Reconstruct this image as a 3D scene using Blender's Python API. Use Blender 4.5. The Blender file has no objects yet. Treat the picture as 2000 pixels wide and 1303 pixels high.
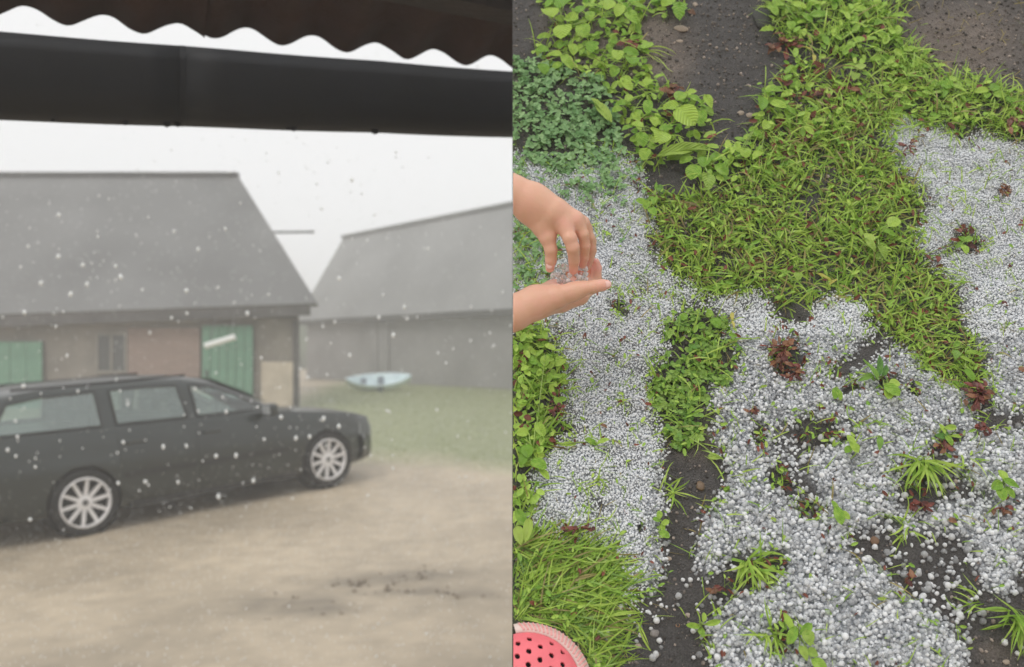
import bpy, bmesh, math, random
import numpy as np
from mathutils import Vector, Matrix, noise as mnoise

random.seed(7)
rng = np.random.default_rng(11)
sc = bpy.context.scene
COL = sc.collection
PI = math.pi
rad = math.radians

# ------------------------------------------------------------------ camera, sky, sun, exposure
F, V0, U0, EYE = 1800.0, 695.0, 1001.0, 1.6      # focal length in photo pixels, horizon row, axis column, eye height
cam_d = bpy.data.cameras.new("camera")
cam = bpy.data.objects.new("camera", cam_d); COL.objects.link(cam)
cam.location = (0, 0, EYE); cam.rotation_euler = (rad(90), 0, 0)
cam_d.sensor_width = 36.0; cam_d.lens = 36.0 * F / 2000.0
cam_d.shift_x = (1000 - U0) / 2000.0
cam_d.shift_y = (V0 - 651.5) / 2000.0
cam_d.clip_start = 0.02; cam_d.clip_end = 2000
cam_d.dof.use_dof = True; cam_d.dof.focus_distance = 1.22; cam_d.dof.aperture_fstop = 4.6
sc.camera = cam

SUN_DIR = Vector((-0.35, -0.62, 0.78)).normalized()
w = bpy.data.worlds.new("World"); sc.world = w; w.use_nodes = True
nt = w.node_tree; nt.nodes.clear()
sky = nt.nodes.new("ShaderNodeTexSky"); sky.sky_type = 'NISHITA'; sky.sun_disc = False
sky.sun_elevation = math.asin(SUN_DIR.z); sky.sun_rotation = math.atan2(SUN_DIR.x, SUN_DIR.y)
sky.air_density = 1.0; sky.dust_density = 4.0; sky.ozone_density = 1.0
hs = nt.nodes.new("ShaderNodeHueSaturation"); hs.inputs["Saturation"].default_value = 0.1
nt.links.new(sky.outputs[0], hs.inputs["Color"])
mx = nt.nodes.new("ShaderNodeMix"); mx.data_type = 'RGBA'; mx.inputs["Factor"].default_value = 0.85
nt.links.new(hs.outputs[0], mx.inputs["A"]); mx.inputs["B"].default_value = (11.0, 11.05, 11.1, 1)   # even overcast cloud
bg = nt.nodes.new("ShaderNodeBackground"); bg.inputs["Strength"].default_value = 0.1
nt.links.new(mx.outputs["Result"], bg.inputs["Color"])
wo = nt.nodes.new("ShaderNodeOutputWorld"); nt.links.new(bg.outputs[0], wo.inputs[0])

sl = bpy.data.lights.new("sun", 'SUN'); sl.energy = 0.9; sl.angle = rad(25); sl.color = (1, .97, .93)
so = bpy.data.objects.new("sun", sl); COL.objects.link(so)
so.rotation_euler = (-SUN_DIR).to_track_quat('-Z', 'Y').to_euler(); so.location = SUN_DIR * 30

sc.view_settings.view_transform = 'Standard'; sc.view_settings.look = 'None'
sc.view_settings.exposure = 0.0; sc.view_settings.gamma = 1.0; sc.view_settings.use_curve_mapping = False
sc.render.engine = 'CYCLES'
cy = sc.cycles
cy.use_denoising = True
cy.max_bounces = 14; cy.diffuse_bounces = 10; cy.glossy_bounces = 3; cy.transmission_bounces = 10; cy.transparent_max_bounces = 8
cy.volume_bounces = 1
cy.caustics_reflective = False; cy.caustics_refractive = True; cy.blur_glossy = 1.0; cy.sample_clamp_indirect = 3.0

# ------------------------------------------------------------------ helpers
def at(u, v, d):
    return Vector(((u - U0) / F * d, d, EYE + (V0 - v) / F * d))

def link(o, parent=None):
    COL.objects.link(o)
    if parent is not None:
        o.parent = parent
    return o

def tag(o, label=None, cat=None, group=None, kind=None):
    if label: o["label"] = label
    if cat: o["category"] = cat
    if group: o["group"] = group
    if kind: o["kind"] = kind
    return o

def empty(name, loc=(0, 0, 0), rot=None):
    o = bpy.data.objects.new(name, None); COL.objects.link(o)
    o.empty_display_size = 0.1
    o.location = loc
    if rot is not None: o.rotation_euler = rot
    return o

def np_mesh(name, V, Fs, mats, smooth=True, col=None, fmat=None, attrs=None):
    """V (n,3); Fs: array (m,k) or list of such arrays."""
    if not isinstance(Fs, (list, tuple)): Fs = [Fs]
    Fs = [np.asarray(f, dtype=np.int32) for f in Fs if len(f)]
    me = bpy.data.meshes.new(name)
    V = np.ascontiguousarray(V, dtype=np.float32)
    me.vertices.add(len(V)); me.vertices.foreach_set("co", V.ravel())
    loops = np.concatenate([f.ravel() for f in Fs])
    tot = np.concatenate([np.full(len(f), f.shape[1], np.int32) for f in Fs])
    st = np.concatenate([[0], np.cumsum(tot)[:-1]]).astype(np.int32)
    me.loops.add(len(loops)); me.loops.foreach_set("vertex_index", loops)
    me.polygons.add(len(tot)); me.polygons.foreach_set("loop_start", st)
    me.polygons.foreach_set("use_smooth", np.full(len(tot), smooth, bool))
    if not isinstance(mats, (list, tuple)): mats = [mats]
    for m in mats: me.materials.append(m)
    if fmat is not None: me.polygons.foreach_set("material_index", np.asarray(fmat, np.int32))
    if col is not None:
        a = me.color_attributes.new("col", 'FLOAT_COLOR', 'POINT')
        c = np.ones((len(V), 4), np.float32); c[:, :3] = col
        a.data.foreach_set("color", c.ravel())
    for k, arr in (attrs or {}).items():
        a = me.attributes.new(k, 'FLOAT', 'POINT'); a.data.foreach_set("value", np.asarray(arr, np.float32))
    me.update(calc_edges=True); me.validate()
    return me

def np_obj(name, V, Fs, mats, parent=None, **k):
    return link(bpy.data.objects.new(name, np_mesh(name, V, Fs, mats, **k)), parent)

class MB:
    """collects polygons into one mesh object"""
    def __init__(s): s.v = []; s.f = []
    def add(s, vs, fs):
        b = len(s.v); s.v += [tuple(p) for p in vs]; s.f += [tuple(i + b for i in f) for f in fs]; return s
    def box(s, c, size, R=None):
        hx, hy, hz = size[0] / 2, size[1] / 2, size[2] / 2
        P = [Vector((x, y, z)) for x in (-hx, hx) for y in (-hy, hy) for z in (-hz, hz)]
        if R is not None: P = [R @ p for p in P]
        c = Vector(c)
        return s.add([p + c for p in P], [(0, 1, 3, 2), (4, 6, 7, 5), (0, 4, 5, 1), (2, 3, 7, 6), (0, 2, 6, 4), (1, 5, 7, 3)])
    def bar(s, a, b, w, h=None, up=(0, 0, 1)):
        a, b = Vector(a), Vector(b); h = h or w
        d = (b - a).normalized(); x = d.cross(Vector(up))
        if x.length < 1e-4: x = d.cross(Vector((1, 0, 0)))
        x.normalize(); z = x.cross(d).normalized()
        P = []
        for p in (a, b):
            for sx, sz in ((-1, -1), (1, -1), (1, 1), (-1, 1)):
                P.append(p + x * sx * w / 2 + z * sz * h / 2)
        return s.add(P, [(0, 3, 2, 1), (4, 5, 6, 7)] + [(i, (i + 1) % 4, 4 + (i + 1) % 4, 4 + i) for i in range(4)])
    def tube(s, pts, rads, n=10, cap=True):
        pts = [Vector(p) for p in pts]
        if not isinstance(rads, (list, tuple)): rads = [rads] * len(pts)
        rings = []
        for i, p in enumerate(pts):
            d = (pts[min(i + 1, len(pts) - 1)] - pts[max(i - 1, 0)]).normalized()
            x = d.cross(Vector((0, 0, 1)))
            if x.length < 1e-3: x = d.cross(Vector((1, 0, 0)))
            x.normalize(); z = x.cross(d)
            rings.append([p + (x * math.cos(2 * PI * k / n) + z * math.sin(2 * PI * k / n)) * rads[i] for k in range(n)])
        P = [q for r in rings for q in r]
        fs = []
        for i in range(len(pts) - 1):
            for k in range(n):
                fs.append((i * n + k, i * n + (k + 1) % n, (i + 1) * n + (k + 1) % n, (i + 1) * n + k))
        if cap: fs += [tuple(reversed(range(n))), tuple((len(pts) - 1) * n + k for k in range(n))]
        return s.add(P, fs)
    def lathe(s, prof, n=32, axis='Y', closed=False):
        P = []
        for r, h in prof:
            for k in range(n):
                a = 2 * PI * k / n
                P.append((r * math.cos(a), h, r * math.sin(a)) if axis == 'Y' else (r * math.cos(a), r * math.sin(a), h))
        m = len(prof); fs = []
        for i in range(m if closed else m - 1):
            j = (i + 1) % m
            for k in range(n):
                fs.append((i * n + k, i * n + (k + 1) % n, j * n + (k + 1) % n, j * n + k))
        return s.add(P, fs)
    def build(s, name, mat, parent=None, smooth=False, bevel=0, loc=None, fixn=True):
        me = bpy.data.meshes.new(name); me.from_pydata(s.v, [], s.f)
        if fixn or bevel:
            bm = bmesh.new(); bm.from_mesh(me)
            bmesh.ops.recalc_face_normals(bm, faces=bm.faces)
            if bevel:
                bmesh.ops.bevel(bm, geom=[e for e in bm.edges if len(e.link_faces) == 2 and e.calc_face_angle(0) > 0.5],
                                offset=bevel, segments=2, affect='EDGES', profile=.5)
            bm.to_mesh(me); bm.free()
        if smooth: me.polygons.foreach_set("use_smooth", [True] * len(me.polygons))
        me.materials.append(mat); me.update()
        o = bpy.data.objects.new(name, me); link(o, parent)
        if loc is not None: o.location = loc
        return o

def _lat(seed):
    return np.random.default_rng(seed).random((256, 256)).astype(np.float32)
_LATS = {}
def vnoise(x, y, seed=0):
    L = _LATS.setdefault(seed, _lat(seed))
    x = np.asarray(x, float); y = np.asarray(y, float)
    xi = np.floor(x).astype(int); yi = np.floor(y).astype(int)
    fx = x - xi; fy = y - yi
    fx = fx * fx * (3 - 2 * fx); fy = fy * fy * (3 - 2 * fy)
    g = lambda i, j: L[i & 255, j & 255]
    return (g(xi, yi) * (1 - fx) + g(xi + 1, yi) * fx) * (1 - fy) + (g(xi, yi + 1) * (1 - fx) + g(xi + 1, yi + 1) * fx) * fy
def fbm(x, y, seed=0, o=4):
    s = 0; a = .5; t = 0
    for k in range(o):
        s = s + a * vnoise(x * 2 ** k + 17 * k, y * 2 ** k + 5 * k, seed + k); t += a; a *= .5
    return s / t

# ------------------------------------------------------------------ materials
def new_mat(name):
    m = bpy.data.materials.new(name); m.use_nodes = True
    n = m.node_tree.nodes; p = n["Principled BSDF"]
    return m, m.node_tree, p

def mat(name, c, rough=.6, var=.25, scale=8., bump=0., bscale=40., metal=0., spec=.5, coat=0., coords="Object", c2=None, detail=5):
    m, t, p = new_mat(name); N = t.nodes; Lk = t.links.new
    tc = N.new("ShaderNodeTexCoord")
    nz = N.new("ShaderNodeTexNoise"); nz.inputs["Scale"].default_value = scale; nz.inputs["Detail"].default_value = detail
    Lk(tc.outputs[coords], nz.inputs["Vector"])
    r = N.new("ShaderNodeValToRGB")
    r.color_ramp.elements[0].position = .3; r.color_ramp.elements[1].position = .7
    a = [x * (1 - var) for x in c]; b = [min(1, x * (1 + var)) for x in (c2 or c)]
    r.color_ramp.elements[0].color = (*a, 1); r.color_ramp.elements[1].color = (*b, 1)
    Lk(nz.outputs["Fac"], r.inputs[0]); Lk(r.outputs[0], p.inputs["Base Color"])
    p.inputs["Roughness"].default_value = rough; p.inputs["Metallic"].default_value = metal
    p.inputs["Specular IOR Level"].default_value = spec
    if coat: p.inputs["Coat Weight"].default_value = coat; p.inputs["Coat Roughness"].default_value = .06
    if bump:
        n2 = N.new("ShaderNodeTexNoise"); n2.inputs["Scale"].default_value = bscale; n2.inputs["Detail"].default_value = 6
        Lk(tc.outputs[coords], n2.inputs["Vector"])
        bp = N.new("ShaderNodeBump"); bp.inputs["Strength"].default_value = bump; bp.inputs["Distance"].default_value = .01
        Lk(n2.outputs["Fac"], bp.inputs["Height"]); Lk(bp.outputs[0], p.inputs["Normal"])
    return m

def attr_mat(name, rough=.5, transl=0., nscale=300., nvar=.25, bump=0., bscale=300., spec=.4, bdist=.002):
    """colour from the mesh's own pigment attribute 'col', broken up by noise"""
    m, t, p = new_mat(name); N = t.nodes; Lk = t.links.new
    at_ = N.new("ShaderNodeAttribute"); at_.attribute_name = "col"
    tc = N.new("ShaderNodeTexCoord")
    nz = N.new("ShaderNodeTexNoise"); nz.inputs["Scale"].default_value = nscale; nz.inputs["Detail"].default_value = 4
    Lk(tc.outputs["Object"], nz.inputs["Vector"])
    mr = N.new("ShaderNodeMapRange"); mr.inputs[1].default_value = .25; mr.inputs[2].default_value = .75
    mr.inputs[3].default_value = 1 - nvar; mr.inputs[4].default_value = 1 + nvar
    Lk(nz.outputs["Fac"], mr.inputs[0])
    mul = N.new("ShaderNodeVectorMath"); mul.operation = 'SCALE'
    Lk(at_.outputs["Color"], mul.inputs[0]); Lk(mr.outputs[0], mul.inputs["Scale"])
    Lk(mul.outputs[0], p.inputs["Base Color"])
    p.inputs["Roughness"].default_value = rough; p.inputs["Specular IOR Level"].default_value = spec
    if bump:
        bp = N.new("ShaderNodeBump"); bp.inputs["Strength"].default_value = bump; bp.inputs["Distance"].default_value = bdist
        n2 = N.new("ShaderNodeTexNoise"); n2.inputs["Scale"].default_value = bscale; n2.inputs["Detail"].default_value = 5
        Lk(tc.outputs["Object"], n2.inputs["Vector"]); Lk(n2.outputs["Fac"], bp.inputs["Height"]); Lk(bp.outputs[0], p.inputs["Normal"])
    if transl:
        tr = N.new("ShaderNodeBsdfTranslucent"); Lk(mul.outputs[0], tr.inputs["Color"])
        ms = N.new("ShaderNodeMixShader"); ms.inputs[0].default_value = transl
        out = N["Material Output"]
        Lk(p.outputs[0], ms.inputs[1]); Lk(tr.outputs[0], ms.inputs[2]); Lk(ms.outputs[0], out.inputs[0])
    return m

def leaf_mat(name, c, c2, rough=.38, transl=.3, veins=True):
    m, t, p = new_mat(name); N = t.nodes; Lk = t.links.new
    tc = N.new("ShaderNodeTexCoord"); oi = N.new("ShaderNodeObjectInfo")
    nz = N.new("ShaderNodeTexNoise"); nz.inputs["Scale"].default_value = 3.5; nz.inputs["Detail"].default_value = 5
    Lk(tc.outputs["Object"], nz.inputs["Vector"])
    ad = N.new("ShaderNodeMath"); ad.operation = 'MULTIPLY_ADD'; ad.inputs[1].default_value = .8; ad.inputs[2].default_value = -.4
    Lk(oi.outputs["Random"], ad.inputs[0])
    a2 = N.new("ShaderNodeMath"); a2.operation = 'ADD'; Lk(nz.outputs["Fac"], a2.inputs[0]); Lk(ad.outputs[0], a2.inputs[1])
    r = N.new("ShaderNodeValToRGB"); r.color_ramp.elements[0].position = .25; r.color_ramp.elements[1].position = .8
    r.color_ramp.elements[0].color = (*c, 1); r.color_ramp.elements[1].color = (*c2, 1)
    Lk(a2.outputs[0], r.inputs[0])
    colr = r.outputs[0]
    if veins:   # side veins: bands of |x| * k + y in leaf space (leaf runs along +x)
        sp = N.new("ShaderNodeSeparateXYZ"); Lk(tc.outputs["Object"], sp.inputs[0])
        ab = N.new("ShaderNodeMath"); ab.operation = 'ABSOLUTE'; Lk(sp.outputs["Y"], ab.inputs[0])
        ml = N.new("ShaderNodeMath"); ml.operation = 'MULTIPLY_ADD'; ml.inputs[1].default_value = -.9
        Lk(ab.outputs[0], ml.inputs[0]); Lk(sp.outputs["X"], ml.inputs[2])
        sn = N.new("ShaderNodeMath"); sn.operation = 'MULTIPLY'; sn.inputs[1].default_value = 42; Lk(ml.outputs[0], sn.inputs[0])
        s2 = N.new("ShaderNodeMath"); s2.operation = 'SINE'; Lk(sn.outputs[0], s2.inputs[0])
        bp = N.new("ShaderNodeBump"); bp.inputs["Strength"].default_value = .35; bp.inputs["Distance"].default_value = .04
        Lk(s2.outputs[0], bp.inputs["Height"]); Lk(bp.outputs[0], p.inputs["Normal"])
        mrv = N.new("ShaderNodeMapRange"); mrv.inputs[1].default_value = -1; mrv.inputs[2].default_value = 1; mrv.inputs[3].default_value = .88; mrv.inputs[4].default_value = 1.1
        Lk(s2.outputs[0], mrv.inputs[0])
        sc_ = N.new("ShaderNodeVectorMath"); sc_.operation = 'SCALE'; Lk(colr, sc_.inputs[0]); Lk(mrv.outputs[0], sc_.inputs["Scale"])
        colr = sc_.outputs[0]
    Lk(colr, p.inputs["Base Color"]); p.inputs["Roughness"].default_value = rough
    tr = N.new("ShaderNodeBsdfTranslucent"); Lk(colr, tr.inputs["Color"])
    ms = N.new("ShaderNodeMixShader"); ms.inputs[0].default_value = transl
    Lk(p.outputs[0], ms.inputs[1]); Lk(tr.outputs[0], ms.inputs[2]); Lk(ms.outputs[0], N["Material Output"].inputs[0])
    return m

def ice_mat(name, base=(.80, .82, .86), trans=.45, tl=.3):
    m, t, p = new_mat(name); N = t.nodes; Lk = t.links.new
    tc = N.new("ShaderNodeTexCoord"); nz = N.new("ShaderNodeTexNoise")
    nz.inputs["Scale"].default_value = 90; nz.inputs["Detail"].default_value = 3
    Lk(tc.outputs["Object"], nz.inputs["Vector"])
    r = N.new("ShaderNodeMapRange"); r.inputs[1].default_value = .35; r.inputs[2].default_value = .65
    r.inputs[3].default_value = max(0, trans - .3); r.inputs[4].default_value = min(1, trans + .3)
    ca = N.new("ShaderNodeAttribute"); ca.attribute_name = "clear"; oi = N.new("ShaderNodeObjectInfo")
    s1 = N.new("ShaderNodeMath"); s1.operation = 'MULTIPLY_ADD'; s1.inputs[1].default_value = .30; Lk(nz.outputs["Fac"], s1.inputs[0]); Lk(ca.outputs["Fac"], s1.inputs[2])
    Lk(s1.outputs[0], r.inputs[0]); r.inputs[1].default_value = 0; r.inputs[2].default_value = 1.2
    r.inputs[3].default_value = max(0, trans - .3); r.inputs[4].default_value = min(.92, trans + .5)
    Lk(r.outputs[0], p.inputs["Transmission Weight"])
    p.inputs["Base Color"].default_value = (*base, 1); p.inputs["Roughness"].default_value = .16; p.inputs["IOR"].default_value = 1.31
    p.inputs['Subsurface Weight'].default_value = .6; p.inputs['Subsurface Radius'].default_value = (1, 1, 1); p.inputs['Subsurface Scale'].default_value = .0025
    tr = N.new("ShaderNodeBsdfTranslucent"); tr.inputs[0].default_value = (*base, 1)
    ms = N.new("ShaderNodeMixShader"); ms.inputs[0].default_value = tl
    Lk(p.outputs[0], ms.inputs[1]); Lk(tr.outputs[0], ms.inputs[2]); Lk(ms.outputs[0], N["Material Output"].inputs[0])
    return m

M = {}
M['ice'] = ice_mat("ice", (.94, .962, .99), .26, .12)
M['clear_ice'] = ice_mat("clear_ice", (.95, .965, .985), .42, .1)
M['blade'] = attr_mat("grass_blades", rough=.32, transl=.38, nscale=120, nvar=.2)
M['soft_leaf'] = attr_mat("small_leaves", rough=.5, transl=.28, nscale=260, nvar=.22)
M['leaf'] = leaf_mat("broad_leaf", (.23, .44, .045), (.46, .66, .10))
M['leaf_pale'] = leaf_mat("pale_leaf", (.30, .46, .07), (.46, .62, .12))
M['leaf_dark'] = leaf_mat("dark_leaf", (.12, .28, .05), (.26, .46, .08))
M['leaf_red'] = leaf_mat("red_leaf", (.10, .028, .022), (.26, .07, .05), veins=False)
M['leaf_brown'] = leaf_mat("brown_leaf", (.16, .075, .035), (.34, .16, .08), veins=False)
M['leaf_yellow'] = leaf_mat("yellow_leaf", (.45, .42, .06), (.62, .55, .14), veins=False)
M['stem'] = mat("stem", (.30, .42, .10), .5, .3, 30)
M['stem_red'] = mat("stem_red", (.22, .07, .05), .5, .3, 30)
M['pebble'] = mat("pebble", (.36, .29, .23), .6, .4, 60, .3, 200)
M['dark_stone'] = mat("dark_stone", (.075, .075, .068), .7, .35, 40, .5, 120)
M['grit'] = attr_mat("grit", rough=.7, nscale=400, nvar=.3)
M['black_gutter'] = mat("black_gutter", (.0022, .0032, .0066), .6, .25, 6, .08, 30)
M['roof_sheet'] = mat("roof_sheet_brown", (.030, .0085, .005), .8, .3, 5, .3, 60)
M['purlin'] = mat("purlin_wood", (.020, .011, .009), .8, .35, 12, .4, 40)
M['slate'] = mat("barn_roof", (.170, .170, .168), .8, .2, .5, .3, 14)  # barn and far roof greys lightened in place of thicker haze
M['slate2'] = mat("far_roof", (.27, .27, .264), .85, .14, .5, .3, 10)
M['fascia'] = mat("fascia_wood", (.085, .08, .077), .8, .3, 3)
M['plaster'] = mat("plaster", (.235, .215, .185), .9, .25, 1.6, .3, 20)
M['pale_plaster'] = mat("pale_plaster", (.50, .44, .35), .9, .15, 3)
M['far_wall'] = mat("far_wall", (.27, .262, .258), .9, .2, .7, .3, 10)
M['green_door'] = mat("green_paint", (.13, .28, .19), .6, .2, 3, .1, 20)  # door, pane and frame contrast flattened to stand in for haze
M['dark_glass'] = mat("dark_pane", (.075, .08, .078), .2, .1, 4)
M['frame'] = mat("window_frame", (.25, .235, .205), .7, .2, 6)
M['bar_white'] = mat("white_plastic", (.82, .84, .82), .4, .05, 6)
M['steel'] = mat("grey_steel", (.10, .10, .10), .5, .2, 6, metal=.3)
M['boat'] = mat("boat_blue", (.74, .88, .95), .35, .12, 3)
M['boat_dark'] = mat("boat_dark", (.13, .17, .21), .5, .2, 6)
M['paint'] = mat("car_paint", (.010, .017, .015), .3, .2, 3, coat=.6)
M['trim'] = mat("car_trim", (.012, .012, .012), .6, .2, 8)
M['car_glass'] = mat("car_glass", (.11, .13, .125), .07, .1, 2, spec=.9)
def glass_mat(name, tint, mixf):
    m, t, p = new_mat(name); N = t.nodes; Lk = t.links.new
    tr = N.new("ShaderNodeBsdfTransparent"); tr.inputs[0].default_value = (*tint, 1)
    gl = N.new("ShaderNodeBsdfGlossy"); gl.inputs["Roughness"].default_value = .05; gl.inputs[0].default_value = (.9, .95, .93, 1)
    fr_ = N.new("ShaderNodeFresnel"); fr_.inputs[0].default_value = 1.6
    a = N.new("ShaderNodeMath"); a.operation = 'MULTIPLY_ADD'; a.inputs[1].default_value = 1.0; a.inputs[2].default_value = mixf; a.use_clamp = True; Lk(fr_.outputs[0], a.inputs[0])
    ms = N.new("ShaderNodeMixShader"); Lk(a.outputs[0], ms.inputs[0]); Lk(tr.outputs[0], ms.inputs[1]); Lk(gl.outputs[0], ms.inputs[2]); Lk(ms.outputs[0], N["Material Output"].inputs[0])
    return m
M['car_glass'] = glass_mat("car_glass", (.78, .86, .83), .08); M['rear_glass'] = glass_mat("rear_glass", (.80, .88, .85), .10)
M['tyre'] = mat("tyre", (.014, .014, .014), .85, .2, 20)
M['alloy'] = mat("alloy", (.80, .79, .79), .4, .06, 10, metal=.1)
M['chrome'] = mat("chrome", (.6, .6, .6), .15, .05, 5, metal=1)
M['lamp_glass'] = mat("headlamp_glass", (.35, .37, .38), .08, .1, 12, spec=.8)
M['tail_red'] = mat("tail_lamp", (.30, .02, .03), .2, .1, 12)
M['nail'] = mat("nail", (.86, .55, .50), .3, .06, 80, spec=.5)

def brick_mat():
    m, t, p = new_mat("brick_wall"); N = t.nodes; Lk = t.links.new
    tc = N.new("ShaderNodeTexCoord"); b = N.new("ShaderNodeTexBrick")
    mp = N.new("ShaderNodeMapping"); mp.inputs["Rotation"].default_value = (rad(90), 0, 0)
    Lk(tc.outputs["Object"], mp.inputs[0]); Lk(mp.outputs[0], b.inputs["Vector"])
    b.inputs["Color1"].default_value = (.29, .205, .17, 1); b.inputs["Color2"].default_value = (.25, .18, .15, 1); b.inputs["Mortar"].default_value = (.30, .255, .22, 1)  # brick colours paled, haze put into the colour
    b.inputs["Scale"].default_value = 1; b.inputs["Brick Width"].default_value = .26; b.inputs["Row Height"].default_value = .075; b.inputs["Mortar Size"].default_value = .008
    Lk(b.outputs["Color"], p.inputs["Base Color"]); p.inputs["Roughness"].default_value = .9
    return m
M['brick'] = brick_mat()

def skin_mat():
    m, t, p = new_mat("skin"); N = t.nodes; Lk = t.links.new
    a = N.new("ShaderNodeAttribute"); a.attribute_name = "pink"
    tc = N.new("ShaderNodeTexCoord"); nz = N.new("ShaderNodeTexNoise"); nz.inputs["Scale"].default_value = 70; nz.inputs["Detail"].default_value = 5
    Lk(tc.outputs["Object"], nz.inputs["Vector"])
    ad = N.new("ShaderNodeMath"); ad.operation = 'MULTIPLY_ADD'; ad.inputs[1].default_value = 1.0; ad.inputs[2].default_value = -.42
    Lk(nz.outputs["Fac"], ad.inputs[0])
    s = N.new("ShaderNodeMath"); s.operation = 'ADD'; s.use_clamp = True; Lk(ad.outputs[0], s.inputs[0]); Lk(a.outputs["Fac"], s.inputs[1])
    r = N.new("ShaderNodeValToRGB"); r.color_ramp.elements[0].color = (.72, .42, .295, 1); r.color_ramp.elements[1].color = (.83, .41, .355, 1)
    Lk(s.outputs[0], r.inputs[0]); Lk(r.outputs[0], p.inputs["Base Color"])
    p.inputs["Roughness"].default_value = .4; p.inputs["Specular IOR Level"].default_value = .35
    p.inputs["Subsurface Weight"].default_value = .18; p.inputs["Subsurface Radius"].default_value = (1, .35, .2); p.inputs["Subsurface Scale"].default_value = .004
    n2 = N.new("ShaderNodeTexNoise"); n2.inputs["Scale"].default_value = 420; n2.inputs["Detail"].default_value = 4
    Lk(tc.outputs["Object"], n2.inputs["Vector"])
    bp = N.new("ShaderNodeBump"); bp.inputs["Strength"].default_value = .22; bp.inputs["Distance"].default_value = .001
    Lk(n2.outputs["Fac"], bp.inputs["Height"]); Lk(bp.outputs[0], p.inputs["Normal"])
    return m
M['skin'] = skin_mat()

# ------------------------------------------------------------------ the yard (left): ground sheet
_gy = np.array([-150, 0, 5, 7, 8.5, 10.4, 13, 18, 25, 32, 150.])
_gz = np.array([-.25, -.2, -.14, -.10, -.03, .075, .26, .56, .70, .78, .9])
def yard_z(x, y):
    x = np.asarray(x, float); y = np.asarray(y, float)
    z = np.interp(y, _gy, _gz)
    k = np.clip(1 - np.abs(y - 9.5) / 7, 0, 1)
    return z + .035 * np.clip(x + 3.2, -3, 3) * k
def lawn_mask(x, y):
    """1 on the grass beyond the car, 0 on the sandy yard"""
    e = 11.2 + .35 * np.clip(-x - 1.5, -4, 6) + 1.2 * (fbm(x * .9, y * .9, 40) - .5)
    m = np.clip((y - e) / 1.6, 0, 1)
    path = np.clip((-x - 3.6 - .08 * (y - 12)) / 1.0, 0, 1)     # bare strip along the barn
    return m * (1 - path)
def mud_mask(x, y):
    m = np.zeros_like(x)
    for (u, v, d, rx, ry) in ((850, 1128, 6.9, .42, .26), (720, 1140, 6.8, .5, .22), (560, 1190, 6.25, .45, .3), (610, 1205, 6.1, .35, .2), (800, 1165, 6.5, .5, .12), (920, 1175, 6.4, .25, .12)):
        X = (u - U0) / F * d
        q = ((x - X) / rx) ** 2 + ((y - d) / ry) ** 2
        m = np.maximum(m, np.exp(-q * 1.1))
    return np.clip(m * (.35 + 1.3 * fbm(x * 4, y * 4, 50)), 0, 1)
xs = np.concatenate([np.linspace(-150, -16, 14)[:-1], np.linspace(-16, -5, 80)[:-1], np.arange(-5, 3, .05), np.linspace(3, 12, 60), np.linspace(12, 150, 14)[1:]])
ys = np.concatenate([np.linspace(-150, 0, 14)[:-1], np.linspace(0, 4.5, 30)[:-1], np.arange(4.5, 12, .05), np.linspace(12, 34, 170), np.linspace(34, 150, 14)[1:]])
X, Y = np.meshgrid(xs, ys)
mud = mud_mask(X, Y)
near = np.clip(1 - np.abs(Y - 8) / 14, 0, 1)
Z = yard_z(X, Y) + near * (.05 * (fbm(X * .8, Y * .8, 60) - .5) + .02 * (fbm(X * 5, Y * 5, 61) - .5)) \
    + mud * (.09 * (fbm(X * 7, Y * 7, 62, 3) - .55))
lawn = lawn_mask(X, Y)
ny, nx = X.shape
idx = np.arange(ny * nx).reshape(ny, nx)
Q = np.stack([idx[:-1, :-1], idx[:-1, 1:], idx[1:, 1:], idx[1:, :-1]], -1).reshape(-1, 4)
sand = np.array([.47, .39, .285]); grassc = np.array([.235, .275, .125]); mudc = np.array([.20, .17, .13])
tone = (.66 + .62 * fbm(X * .9, Y * .8, 63, 3))[..., None] * (1 - .10 * np.clip((7.5 - Y) / 3, 0, 1))[..., None]
c = sand * tone
c = c * (1 - lawn[..., None] * .85) + grassc * lawn[..., None] * .85
c = c * (1 - .75 * mud[..., None]) + mudc * .75 * mud[..., None]
M['yard'] = attr_mat("yard_ground", rough=.5, nscale=6, nvar=.16, bump=.4, bscale=25)
yard = np_obj("yard_ground", np.stack([X, Y, Z], -1).reshape(-1, 3), Q, M['yard'], col=c.reshape(-1, 3))
tag(yard, "wet sandy yard with grass beyond, pelted by hail", None, None, "structure")

# clods and pebbles in the muddy spot of the yard, short grass on the lawn
def ico(sub):
    bm = bmesh.new(); bmesh.ops.create_icosphere(bm, subdivisions=sub, radius=1)
    v = np.array([q.co[:] for q in bm.verts]); f = np.array([[q.index for q in p.verts] for p in bm.faces]); bm.free(); return v, f
ICO1, ICO2 = ico(1), ico(2)

def scatter(base, locs, mats):
    bv, bf = base; n = len(locs)
    V = np.einsum('nij,kj->nki', mats, bv) + locs[:, None, :]
    Fx = (bf[None] + (np.arange(n) * len(bv))[:, None, None]).reshape(-1, bf.shape[1])
    return V.reshape(-1, 3), Fx

def rand_rot(n, r=rng):
    q = r.normal(size=(n, 4)); q /= np.linalg.norm(q, axis=1)[:, None]
    w_, x, y, z = q.T
    return np.stack([1 - 2 * (y * y + z * z), 2 * (x * y - z * w_), 2 * (x * z + y * w_), 2 * (x * y + z * w_), 1 - 2 * (x * x + z * z), 2 * (y * z - x * w_),
                     2 * (x * z - y * w_), 2 * (y * z + x * w_), 1 - 2 * (x * x + y * y)], -1).reshape(n, 3, 3)

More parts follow.
